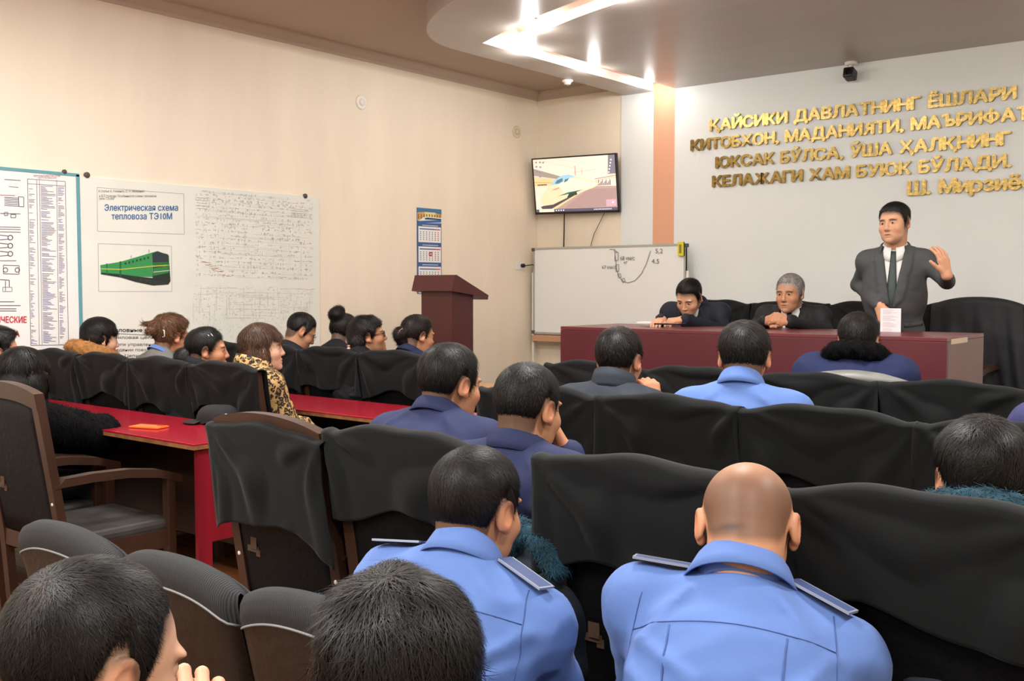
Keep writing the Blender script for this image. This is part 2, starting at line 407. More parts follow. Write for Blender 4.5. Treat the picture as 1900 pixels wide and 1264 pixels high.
# ---- TV on the wall
tvw, tvh = .98, .565
tc_ = at(1066, 343, y=FY - .14)
tv = empty('wall_television', (tc_.x, tc_.y, tc_.z), 0, 'flat television on the beige wall showing a white train at a platform', 'television')
tv.rotation_euler = (math.radians(9), math.radians(1.0), math.radians(3))
MB().box((-tvw / 2, 0, -tvh / 2), (tvw / 2, .035, tvh / 2), bev=.006).box((-.3, .03, -.2), (.3, .06, .1), bev=.01).build('casing', M_black, tv)
MB().box((-.14, .05, -.1), (.14, .12, .1)).build('wall_bracket', mat('bracket_steel', '#3a3a3c', metal=.6), tv)
fr = MB(); b_ = .013
for lo, hi in (((-tvw / 2, -.006, -tvh / 2), (tvw / 2, .002, -tvh / 2 + .022)), ((-tvw / 2, -.006, tvh / 2 - b_), (tvw / 2, .002, tvh / 2)), ((-tvw / 2, -.006, -tvh / 2), (-tvw / 2 + b_, .002, tvh / 2)), ((tvw / 2 - b_, -.006, -tvh / 2), (tvw / 2, .002, tvh / 2))): fr.box(lo, hi)
fr.build('bezel', M_black, tv)
u0, v0, uw, vh = -tvw / 2 + b_, -tvh / 2 + .022, tvw - 2 * b_, tvh - b_ - .022
S = Print(lambda u, v: Vector((u0 + u * uw, -.001, v0 + v * vh)), (0, -1, 0), .0004); S.vs = 1
E_ = .62
def ti(c, l): return S.ink(c, l, E_)
ti('#ecd8c8', 0).rect(0, 0, 1, 1)
ti('#dcc6b6', 1).poly([(.0, .78), (.35, .62), (.35, .56), (0, .6)]); ti('#9c9088', 2).poly([(0, .83), (.34, .66), (.34, .6), (0, .7)])
ti('#e8c490', 1).poly([(0, .66), (.3, .6), (.26, .48), (0, .5)]); ti('#c8a878', 2).poly([(0, .58), (.25, .555), (.25, .54), (0, .56)])
ti('#7c7684', 2).poly([(.92, 1), (1, 1), (1, .66), (.905, .66)]); ti('#f4eef4', 3)
for q in range(5): S.rect(.945 - q * .008, .9 - q * .055, .96 - q * .008, .925 - q * .055)
ti('#b09890', 2).poly([(.2, .0), (.62, .46), (1, .44), (1, 0)]); ti('#a88c88', 3).poly([(.36, .07), (.66, .4), (1, .40), (1, .07)])
ti('#e8c898', 3).poly([(.18, .06), (.64, .42), (.66, .42), (.26, .06)]); ti('#4c4850', 4).poly([(.06, .1), (.58, .38), (.62, .4), (.2, .06), (.08, .06)])
ti('#8c7c74', 3).line([(.75, .58), (1, .63)], .012).line([(.75, .55), (1, .6)], .006)
ti('#3a3440', 4)
for q in range(12): S.rect(.76 + q * .015, .46, .768 + q * .015, .5 + .03 * ((q * 7) % 3))
for q in range(6): S.rect(.04 + q * .02, .505, .055 + q * .02, .53)
ti('#f0d2ae', 5).poly([(.06, .2), (.10, .12), (.22, .14), (.42, .27), (.6, .36), (.74, .43), (.8, .5), (.74, .55), (.58, .62), (.46, .68), (.36, .66), (.26, .6), (.2, .5), (.14, .42), (.08, .3)])
ti('#f2dfc8', 6).poly([(.3, .52), (.46, .62), (.62, .58), (.78, .5), (.7, .42), (.5, .38), (.36, .36)])
ti('#9cc4d8', 7).poly([(.2, .5), (.26, .6), (.36, .68), (.44, .69), (.54, .64), (.46, .62), (.38, .56), (.3, .51)])
ti('#58788c', 8).poly([(.26, .53), (.29, .59), (.36, .63), (.36, .57), (.31, .53)]).poly([(.375, .54), (.39, .6), (.44, .62), (.42, .57)])
ti('#e89484', 7).poly([(.21, .41), (.3, .46), (.32, .44), (.26, .41)]); ti('#3c7464', 7).poly([(.28, .29), (.42, .36), (.6, .40), (.53, .36), (.4, .32)]); ti('#38443c', 8).poly([(.40, .26), (.43, .34), (.52, .37), (.53, .31)])
ti('#d8d0b4', 7).poly([(.53, .31), (.55, .37), (.66, .42), (.72, .44), (.62, .37)])
ti('#b49c90', 3)
S.line([(.52, .66), (.52, .84)], .012); S.line([(.5, .72), (.78, .76)], .006); S.line([(.6, .68), (.6, .78)], .006); S.line([(.1, .98), (.5, .8)], .004); S.line([(.3, .99), (.7, .85)], .004)
ti('#5a5468', 9).rect(0, 0, 1, .055); ti('#f0dcc8', 10).rect(.04, 0, .23, .055); ti('#e0e0ea', 10)
for q in range(4): S.rect(.25 + q * .03, .015, .265 + q * .03, .04)
for q in range(12): S.rect(.72 + q * .018, .018, .732 + q * .018, .036)
ti('#c8a4b4', 9).rect(.87, .075, .99, .2); ti('#f0e4ec', 10).rect(.94, .13, .96, .16)
ti('#8c8894', 9)
for (a, b) in ((.03, .93), (.08, .93), (.12, .92), (.03, .85), (.08, .84), (.03, .76), (.07, .74), (.07, .66)): S.rect(a, b, a + .025, b + .03)
S.build('screen_picture', tv)
cb = MB(); a = at(1047, 397, y=FY - .05); b = at(1045, 456, y=FY - .02); cb.tube([a + Vector((0, 0, .1)), a, (a + b) / 2 + Vector((.005, 0, 0)), b - Vector((0, 0, .3))], .006)
tag(cb.build('power_cable', M_black, None, True), 'black cable hanging straight down below the television', 'cable')
cb = MB(); a = at(1122, 394, y=FY - .05); b = at(1096, 456, y=FY - .02); cb.tube([a + Vector((0, 0, .1)), a, a * .7 + b * .3 + Vector((-.02, 0, -.02)), a * .35 + b * .65 + Vector((-.02, 0, 0)), b, b - Vector((.05, 0, .3))], .0035)
tag(cb.build('signal_cable', mat('grey_cable', '#55524e'), None, True), 'thin grey cable hanging in a bend below the television', 'cable')

# ---- whiteboard on a stand
BYW = 8.34
a = at(990, 460, y=BYW); b = at(1273, 452, y=BYW); c = at(985, 619, y=BYW)
bx0, bx1, bz1, bz0 = a.x, b.x, (a.z + b.z) / 2, c.z
wb = empty('whiteboard', ((bx0 + bx1) / 2, BYW, 0), 0, 'white marker board on a stand with a hand-drawn curve', 'whiteboard')
ox = (bx0 + bx1) / 2; hw = (bx1 - bx0) / 2
MB().box((-hw, -.002, bz0), (hw, .02, bz1)).build('panel', mat('board_enamel', '#f0f3f1', rough=.3), wb)
fr = MB()
for lo, hi in (((-hw, -.008, bz0), (hw, .02, bz0 + .02)), ((-hw, -.008, bz1 - .02), (hw, .02, bz1)), ((-hw, -.008, bz0), (-hw + .018, .02, bz1)), ((hw - .018, -.008, bz0), (hw, .02, bz1))): fr.box(lo, hi)
fr.build('frame', mat('alu_frame', '#b9bab6', rough=.4, metal=.5), wb)
for sx in (-1, 1):
    for z in (bz0, bz1 - .035): MB().box((sx * hw - .02, -.012, z), (sx * hw + .02, .022, z + .035), bev=.006).build('corner_cap', mat('cap_grey', '#55575a'), wb)
for sx in (-1, 1):
    MB().tube([(sx * (hw + .012), .01, 0), (sx * (hw + .012), .01, bz1 - .25)], .014).build('stand_leg', M_whitep, wb, True)
    MB().tube([(sx * (hw + .012), -.16, .02), (sx * (hw + .012), .14, .02)], .014).build('stand_foot', M_whitep, wb, True)
MB().box((-hw, -.03, bz0 - .075), (hw, .012, bz0 - .012), bev=.004).build('tray', mat('tray_salmon', '#c99a78', rough=.5), wb)
W = Print(lambda u, v: at(u, v, y=BYW - .009) - Vector((ox, BYW, 0)), (0, -1, 0), .0004); W.vs = -1
W.ink('#6b6d70', 0)
cur = [(1140, 462), (1142, 480), (1144, 500), (1149, 514), (1156, 522), (1165, 525), (1178, 521), (1190, 508), (1199, 490), (1207, 466)]
W.line(cur, 1.0); W.line([(1131, 463), (1138, 463), (1147, 469)], 1)
for q in ([(1141, 469), (1147, 468), (1147, 483), (1141, 484), (1141, 469)], [(1142, 492), (1148, 491), (1148, 503), (1143, 504), (1142, 492)], [(1146, 509), (1151, 508), (1153, 514), (1148, 516), (1146, 509)], [(1153, 519), (1158, 516), (1160, 522), (1156, 525), (1153, 519)]): W.line(q, .9)
W.text('68 км/с', 1151, 483, 11, 1178); W.text('47', 1157, 490, 7); W.text('67 км/с', 1117, 499, 9, 1143); W.text('5,2', 1216, 470, 12); W.text('4,5', 1209, 489, 12)
W.build('marker_drawing', wb)
p = at(1265, 462, y=BYW - .014)
e = empty('board_eraser', p, 0, 'yellow board eraser stuck at the top corner of the whiteboard', 'eraser')
MB().box((-.028, -.028, -.065), (.028, -.004, .065), bev=.006).build('body', mat('eraser_yellow', '#e2d233'), e)
MB().box((-.026, -.01, -.062), (.03, 0, .062)).build('felt', mat('felt_dark', '#2b2b20'), e)
MB().box((-.012, -.030, -.04), (.012, -.028, .04)).build('sticker', mat('sticker_olive', '#8f8a2a'), e)
# socket
p = at(963, 493, x=WX)
e = empty('wall_socket', p, 0, 'white wall socket with a black plug beside the whiteboard', 'socket')
MB().box((0, -.06, -.04), (.012, .06, .04), bev=.004).build('plate', M_whitep, e)
MB().tube([(.01, .03, 0), (.045, .03, 0)], .02).build('plug', M_black, e, True)
q = [p + Vector((.05, .03, 0)), p + Vector((.08, .12, .01)), p + Vector((.06, .35, -.05)), p + Vector((.03, .7, -.14)), p + Vector((.03, 1.1, -.3))]
tag(MB().tube(q, .005).build('plug_cable', M_black, None, True), 'black cable running from the wall socket behind the whiteboard', 'cable')
# ================================================================== posters on the left wall
def wallmap(off=0.0):
    return lambda u, v: at(u, v, x=WX + off)
def wrect(px0, py0, px1, py1):
    a = at(px0, py0, x=WX); b = at(px1, py1, x=WX); return a.y, a.z, b.y, b.z
# board 2: wiring diagram of a diesel locomotive
tl = at(146, 327, x=WX); tr = at(590, 366, x=WX)
PZ1 = (tl.z + tr.z) / 2; PZ0 = PZ1 - 1.36
pb = empty('diagram_board', (WX, (tl.y + tr.y) / 2, PZ0), 0, 'large white wall board with a wiring diagram and a green locomotive', 'poster')
oy = (tl.y + tr.y) / 2; hw = (tr.y - tl.y) / 2
MB().box((0, -hw, 0), (.012, hw, PZ1 - PZ0), bev=.002).build('panel', mat('board_paper', '#e3e5dc', rough=.5, var=.03, vscale=4), pb)
off = Vector((WX, oy, PZ0))
W = Print(lambda u, v: at(u, v, x=WX + .0125) - off, (1, 0, 0), .0005); W.vs = -1
def rectline(W, pts, w): W.line(pts + [pts[0]], w)
W.ink('#8d9298', 0)
rectline(W, [(180, 348), (341, 360), (342, 435), (181, 429)], .7); rectline(W, [(182, 452), (318, 457), (319, 541), (183, 541)], .7)
W.ink('#4a4d52', 1)
for t, x0, x1, y in (('К статье А. Хоменко, О. Н. Мекеенко', 183, 268, 357), ('и В.П.Чулкова "Особенности схемы тепловоза', 184, 290, 366), ('сети ТЭ10М"', 184, 213, 371)): W.text(t, x0, y, 6.5, x1)
W.ink('#2c659c', 1)
W.text('Электрическая схема', 194, 391, 16, 330, bold=.3); W.text('тепловоза ТЭ10М', 207, 407, 16, 319, bold=.3)
W.ink('#3c3f42', 1)
W.text('Условные обозначения', 205, 616, 9.5, 345, bold=.3); W.text('Силовая цепь и возбуждение', 211, 629, 8, 372); W.text('Цепи управления при', 211, 642, 8, 310); W.text('ведении поезда', 211, 652, 8, 281); W.text('Цепи управления', 232, 663, 8, 320)
W.line([(207, 618.5), (345, 626)], .8)
# locomotive picture
g = lambda c, l: W.ink(c, l)
g('#2f8f4c', 2).poly([(186, 492), (223, 486), (281, 469), (283, 514), (224, 513), (187, 509)])
g('#1e6a36', 3).poly([(281, 469), (292, 466), (313, 474), (314, 496), (283, 500)]); g('#26303a', 4).poly([(283, 471), (292, 467), (311, 472), (312, 486), (283, 487)])
g('#1d2a22', 3).poly([(283, 497), (314, 490), (316, 522), (312, 528), (284, 530), (250, 523), (224, 515), (187, 509), (188, 506), (224, 509), (262, 514), (283, 516)])
g('#2a7c40', 4).poly([(284, 498), (313, 492), (313, 506), (284, 512)]); g('#c9c24a', 4).line([(187, 499), (224, 500), (283, 494), (314, 492)], 1.6); g('#d9d9c8', 5).line([(284, 505), (314, 502)], 1)
g('#1c5c30', 4).line([(198, 489), (198, 510)], 2).line([(223, 485), (223, 513)], 3)
g('#203c2c', 5)
for q in range(7): W.rect(231 + q * 7, 487 - q * 1.8, 234 + q * 7, 491 - q * 1.8)
g('#3a4046', 5)
for q in range(6): W.ring((262 + q * 8, 520 + q * 1.2), 2.6, 1.2, 8)
g('#454c50', 4).line([(276, 469), (276, 463)], .8).line([(243, 479), (243, 474)], .8)
# schematic: dense small strokes
g('#cdd0ca', 1); R = random.Random(3)
def persp(x, y):  # lines of the panel converge: keep strokes parallel to its top edge
    return y + (x - 360) * (.088 - (y - 365) * .00036)
def hline(x0, x1, y, w=.55): W.line([(x0, persp(x0, y)), (x1, persp(x1, y))], w)
def vline(x, y0, y1, w=.55): W.line([(x, persp(x, y0)), (x, persp(x, y1))], w)
for i in range(60):
    y = 350 + R.random() * 165; x = 362 + R.random() * 150; hline(x, min(582, x + 10 + R.random() * 110), y, .4)
for i in range(46):
    x = 362 + R.random() * 218; y = 352 + R.random() * 140; vline(x, y, y + 8 + R.random() * 36, .4)
g('#b9bdb7', 2)
for i in range(950):
    x = 362 + R.random() * 216; y = 350 + R.choice([2, 8, 14, 17, 22, 30, 36, 44, 52, 60, 66, 74, 82, 88, 97, 106, 114, 124, 132, 140, 150, 158]) + R.random() * 3
    if 457 < x < 482 and 415 < y < 440: continue
    q = R.random()
    if q < .5: hline(x, x + 1.5 + R.random() * 4, y, .7)
    elif q < .8: vline(x, y - 2, y + 2 + R.random() * 2, .7)
    else: W.ring((x, persp(x, y)), 1.3, .6, 6)
g('#c3c6c1', 2)
for i in range(45):
    x = 358 + R.random() * 215; y = 530 + R.random() * 60; hline(x, min(580, x + 6 + R.random() * 60), y, .4)
for i in range(60):
    x = 358 + R.random() * 222; y = 530 + R.random() * 60; vline(x, y, y + 6 + R.random() * 40, .4)
for i in range(420):
    x = 358 + R.random() * 222; y = 528 + R.random() * 100
    (hline(x, x + 1 + R.random() * 4, y, .7) if R.random() < .5 else vline(x, y, y + 3, .6))
for k in range(5): hline(364, 385, 366 + k * 5, 1.1); hline(540, 570, 372 + k * 4, 1.0)
g('#c89a94', 3)
for i in range(26): hline(370 + i * 1.7, 376 + i * 1.7, 478 + i * .9 + R.random() * 9, .6)
rectline(W, [(363, 346), (577, persp(577, 346)), (578, 505), (363, 505)], .01)
W.build('printed_diagram', pb)
for (px, py) in ((161, 325), (566, 364)):
    q = at(px, py, x=WX + .01) - off
    MB().lathe([(.02, -.004), (.02, .008), (.008, .014)], M=Matrix.Translation(q) @ Matrix.Rotation(math.pi / 2, 4, 'Y'), n=10).build('hanging_screw', mat('screw_dark', '#4a4640'), pb)
# board 1 at the far left: circuit chart with a parts table
a = at(0, 313, x=WX); b = at(143, 324, x=WX); y0, y1 = a.y - .75, b.y
p1z = (a.z + b.z) / 2; p1b = at(140, 652, x=WX).z
cb = empty('circuit_chart', (WX, y1, p1b), 0, 'wall chart with blue border, coil symbols and a long parts table', 'poster')
off1 = Vector((WX, y1, p1b))
MB().box((0, y0 - y1, 0), (.014, 0, p1z - p1b), bev=.002).build('panel', mat('chart_paper', '#ebe9e6', rough=.5), cb)
fr = MB()
for lo, hi in (((0, y0 - y1, p1z - p1b - .012), (.018, .006, p1z - p1b + .008)), ((0, -.016, 0), (.018, .006, p1z - p1b)),): fr.box(lo, hi)
fr.build('border', mat('teal_border', '#5f9aa6', rough=.5), cb)
W = Print(lambda u, v: at(u, v, x=WX + .0145) - off1, (1, 0, 0), .0005); W.vs = -1
W.ink('#8a2f4c', 1).text('ПЕРЕЧЕНЬ ЭЛЕМЕНТОВ СХЕМЫ', 62, 328, 4.5, 112); W.text('ТЕПЛОВОЗА', 69, 331.5, 4, 105)
W.ink('#4a4866', 1)
rectline(W, [(51, 332), (121, 337), (127, 640), (57, 641)], .8)
for x0, x1 in ((68, 73), (73, 78), (105, 109)): W.line([(x0, 334), (x1, 640)], .7)
W.line([(51, 341), (121, 345)], .7)
R = random.Random(5)
W.ink('#8484a6', 2)
for k in range(118):
    y = 345 + k * 2.5; sh = (y - 335) / 305
    if R.random() < .93: W.line([(75 + 5 * sh, y), (75 + 5 * sh + 8 + R.random() * 20, y + 1)], 1.0)
    if R.random() < .8: W.line([(107 + 4 * sh, y + 2), (107 + 4 * sh + 4 + R.random() * 8, y + 2.4)], 1.0)
    if R.random() < .6: W.line([(53 + 5 * sh, y), (53 + 5 * sh + 2 + R.random() * 9, y + .5)], 1.0)
W.ink('#43415e', 2)
def coil(cx, cy, r): W.ring((cx, cy), r, 1.5, 12); W.line([(cx - 30, cy - 6), (cx - r, cy - 3)], 1.2); W.line([(cx - 30, cy + 5), (cx - r, cy + 3)], 1.2)
for cy in (441, 456, 471): coil(19, cy, 4.5)
for cx in (10, 32): W.ring((cx, 501), 4.2, 1.3, 12)
rectline(W, [(6, 492), (35, 493), (35, 509), (6, 508)], 1)
for q in range(6): W.line([(8, 366 + q * 3), (35, 368 + q * 3)], 1)
rectline(W, [(34, 365), (44, 366), (44, 384), (35, 383)], 1)
for y in (421, 425, 430): W.line([(-8, y), (38, y + 1)], 1)
W.line([(0, 396), (38, 397)], 1.1); rectline(W, [(8, 394), (14, 394), (14, 400), (8, 400)], 1); rectline(W, [(20, 398), (29, 398), (29, 404), (20, 404)], 1)
W.line([(0, 484), (30, 484)], 1); W.line([(17, 520), (17, 532), (17, 520), (0, 519)], 1.2); W.line([(10, 521), (10, 540)], 1); rectline(W, [(5, 533), (22, 533), (22, 541), (5, 541)], .7)
W.line([(8, 333), (38, 335)], 1); W.line([(16, 346), (34, 348)], .8)
for y in (560, 567, 573, 577): W.line([(-10, y), (26 + (y % 4) * 4, y)], 1.1)
W.ink('#b03a50', 3).line([(0, 362), (28, 363)], 1)
W.ink('#c0283f', 2).text('СХЕМАТИЧЕСКИЕ', -58, 599, 16, 49, bold=.4); W.text('ТЕПЛОВОЗА', -50, 625, 15, 36, bold=.4)
W.build('printed_chart', cb)
sc = MB(); q = at(119, 319, x=WX + .01) - off1; sc.lathe([(.016, 0), (.016, .008), (.006, .012)], M=Matrix.Translation(q) @ Matrix.Rotation(math.pi / 2, 4, 'Y'), n=10)
sc.build('hanging_screw', mat('screw_dark', '#4a4640'), cb)

# ---- calendar
a = at(773, 384, x=WX); b = at(818, 390, x=WX); c = at(775, 545, x=WX)
cal = empty('wall_calendar', (WX, (a.y + b.y) / 2, c.z), 0, 'blue three-month wall calendar with a train picture above the lectern', 'calendar')
offc = Vector(cal.location); hw = (b.y - a.y) / 2; H = (a.z + b.z) / 2 - c.z
MB().box((0, -hw, 0), (.006, hw, H)).build('backing', mat('calendar_blue', '#3f5f94', rough=.4), cal)
W = Print(lambda u, v: Vector((.0065, -hw + u * 2 * hw, H * (1 - v))), (1, 0, 0), .0006); W.vs = -1
T = lambda y: (y - 387) / 158
W.ink('#3f78a0', 0).rect(0, 0, 1, T(414)); W.ink('#d9a860', 1).poly([(0, T(396)), (.3, T(394)), (.6, T(394)), (1, T(397)), (1, T(409)), (0, T(411))]); W.ink('#e8d49a', 2).rect(.3, T(394), .75, T(403))
W.ink('#7a5a3c', 3)
for k in range(9): W.rect(.03 + k * .11, T(398 + (k * 5) % 5), .07 + k * .11, T(408))
W.ink('#e9edf0', 4).poly([(.02, T(412)), (.25, T(404)), (.4, T(402.5)), (1, T(403)), (1, T(413)), (.3, T(415))]); W.ink('#2f4450', 5).poly([(.28, T(406)), (.4, T(404)), (.98, T(405)), (.98, T(407)), (.32, T(408))]); W.ink('#3a6ca8', 5).line([(.02, T(414)), (.98, T(409))], .03)
for y0, y1 in ((421, 450), (458, 487), (495, 524), (530, 544)):
    W.ink('#eef0f0', 1).rect(.04, T(y0), .97, T(y1)); W.ink('#3c5a98', 2).rect(.09, T(y0 + 3.5), .74, T(y0 + 5.5)); W.ink('#c8443c', 2).rect(.74, T(y0 + 3.5), .94, T(y0 + 5.5))
    if y1 - y0 > 20:
        for r in range(5):
            for k in range(7):
                W.ink('#a05850' if k > 4 else '#7c828c', 2).rect(.11 + k * .12, T(y0 + 9 + r * 3.6), .15 + k * .12, T(y0 + 11 + r * 3.6))
W.ink('#dfe4ee', 2)
for y in (418, 454.5, 491): W.rect(.2, T(y), .85, T(y + 1.2))
W.ink('#b8443c', 3).line([(.47, T(469)), (.59, T(469)), (.59, T(474)), (.47, T(474)), (.47, T(469))], .02)
W.build('printed_pages', cal)

# ---- lectern
M_maroon = mat('maroon_laminate', '#5a2029', rough=.4, var=.12, vscale=3, stretch=(1, 1, .2))
M_maroon2 = mat('lectern_maroon', '#52201f', rough=.42, var=.1, vscale=3, stretch=(4, 4, .3))
ly = 6.05; lx = at(830, 600, y=ly).x
lzt = at(838, 540, y=ly).z
le = empty('lectern', (lx, ly, 0), 0, 'narrow dark maroon lectern standing against the beige wall', 'lectern')
bw, bd = .165, .125
MB().box((-bw, -bd, 0), (bw, bd, lzt + .02), bev=.003).build('body', M_maroon2, le)
MB().box((-bw - .02, -bd - .02, 0), (bw + .02, bd + .02, .06), bev=.004).build('plinth', M_maroon2, le)
zt = at(810, 511, y=ly).z; tb = MB()
prof = [(-bd - .06, lzt - .0), (-bd - .02, zt), (-bd + .0, zt), (bd + .13, lzt - .035), (bd + .12, lzt - .07), (bd - .02, lzt - .035)]
tb.prism(prof, -bw - .05, bw + .05, 'yz'); tb.build('sloped_top', M_maroon2, le)

# ---- presidium table
ty0, ty1 = 5.6, 6.31
tx0 = at(1040, 606, y=ty0).x; tx1 = at(1757, 628, y=ty0).x; tz = at(1400, 616.5, y=ty0).z
pt = empty('presidium_table', ((tx0 + tx1) / 2, ty0, POD), 0, 'long dark maroon presidium table with a panelled front', 'table')
ox = (tx0 + tx1) / 2; hw = (tx1 - tx0) / 2; hz = tz - POD - .022
MB().box((-hw, 0, 0), (hw, .022, hz - .001), bev=.002).build('front_panel', M_maroon, pt)
MB().box((-hw, .0, hz), (hw, ty1 - ty0, hz + .022), bev=.003).build('table_top', mat('table_top_maroon', '#6a2f33', rough=.3, var=.1, vscale=3), pt)
M_side = mat('side_laminate', '#6b4339', rough=.35, var=.18, vscale=4, stretch=(1, 1, .2))
MB().box((hw - .02, .024, 0), (hw, ty1 - ty0, hz - .001), bev=.002).build('side_panel', M_side, pt)
MB().box((-hw, .024, 0), (-hw + .02, ty1 - ty0, hz - .001), bev=.002).build('side_panel', M_side, pt)
q = at(1778, 632, x=tx1) ; MB().box((hw, q.y - ty0 - .13, q.z - POD - .016), (hw + .002, q.y - ty0 + .17, q.z - POD + .012)).build('paper_label', mat('label_paper', '#d3c3ad'), pt)
MB().box((-hw + .02, .3, .05), (hw - .02, .315, hz - .2)).build('inner_board', M_maroon, pt)

# ---- red study tables and a brown one
M_red = mat('red_laminate', '#a3152b', rough=.22, var=.12, vscale=4, coat=.4)
M_redside = mat('red_panel', '#7a1120', rough=.35, var=.25, vscale=5, stretch=(3, 3, .3))
M_edge = mat('worn_edge', '#8a5a34', rough=.6, var=.4, vscale=20)
M_dkwood = mat('dark_wood', '#3a2115', rough=.45, var=.25, vscale=5, stretch=(1, 1, .2))
TZ = .80
def study_table(x0, x1, y0, y1, top, label, side=None):
    e = empty('study_table', ((x0 + x1) / 2, (y0 + y1) / 2, 0), 0, label, 'table', 'study tables in the left block')
    hx, hy = (x1 - x0) / 2, (y1 - y0) / 2
    MB().box((-hx, -hy, TZ - .008), (hx, hy, TZ), bev=.002).build('table_top', top, e)
    MB().box((-hx + .001, -hy + .001, TZ - .026), (hx - .001, hy - .001, TZ - .0085)).build('top_edge', M_edge, e)
    for sx in (-1, 1):
        xx = sx * (hx - .03)
        o = MB(); o.prism([(-hy + .03, 0), (-hy + .10, 0), (-hy + .10, .36), (hy - .1, .36), (hy - .1, 0), (hy - .03, 0), (hy - .03, TZ - .027), (-hy + .03, TZ - .027)], xx - .011, xx + .011, 'yz')
        o.build('side_panel', side or M_redside, e)
    MB().box((-hx + .04, hy - .1, .25), (hx - .04, hy - .085, TZ - .027)).build('modesty_panel', M_dkwood, e)
    return e
study_table(-6.45, -3.78, 2.53, 3.02, M_red, 'long red study table with an orange phone and a black cap on it')
study_table(-6.45, -3.1, 3.62, 4.12, M_red, 'red study table behind the leopard coat, further from the camera')
t3 = study_table(-6.3, -4.06, 4.96, 5.44, mat('tan_laminate', '#b98c63', rough=.4), 'tan topped study table near the foot of the lectern', M_dkwood)

# ---- orange phone, cap
p = at(276, 794, z=TZ)
e = empty('phone', (p.x, p.y, TZ + .001), math.radians(18), 'orange phone lying on the red table', 'phone')
MB().box((-.085, -.042, 0), (.085, .042, .009), bev=.004).build('case', mat('orange_case', '#e0622a', rough=.4), e)
MB().box((-.078, -.036, .0088), (.078, .036, .0096), bev=.0003).build('back_plate', mat('orange_plate', '#f07a3a', rough=.3), e)
MB().box((.04, .005, .009), (.075, .03, .012), bev=.001).build('camera_bump', mat('orange_dark', '#a8451c', rough=.3), e)
p = at(404, 785, z=TZ)
e = empty('cap', (p.x, p.y, TZ + .004), math.radians(35), 'black peaked cap lying on the red table', 'cap')
mb = MB(); NU, NV = 20, 10; P = []
for i in range(NU + 1):
    t = 2 * math.pi * i / NU
    for j in range(NV):
        q = j / (NV - 1); r = math.cos(q * math.pi / 2) ** .55
        P.append((.105 * r * math.cos(t), .09 * r * math.sin(t), .085 * math.sin(q * math.pi / 2) ** .8 + .008 * math.sin(3 * t) * (1 - q)))
mb.grid(P, NU + 1, NV); M_cap = mat('cap_cloth', '#0e0e10', rough=.8, bump=.3, bscale=200)
mb.build('crown', M_cap, e, True)
mb = MB(); P = []
for i in range(13):
    t = -.9 + 1.8 * i / 12
    for j in range(4):
        r = .098 + .024 * j * math.cos(t * 1.2); P.append((-r * math.cos(t), .95 * r * math.sin(t), .012 - .003 * j))
mb.grid(P, 13, 4); solidify(mb.build('peak', M_cap, e, True), .003)
MB().box((.06, -.075, .03), (.095, -.06, .05), bev=.004).build('badge', mat('badge_white', '#d8d6d0'), e)

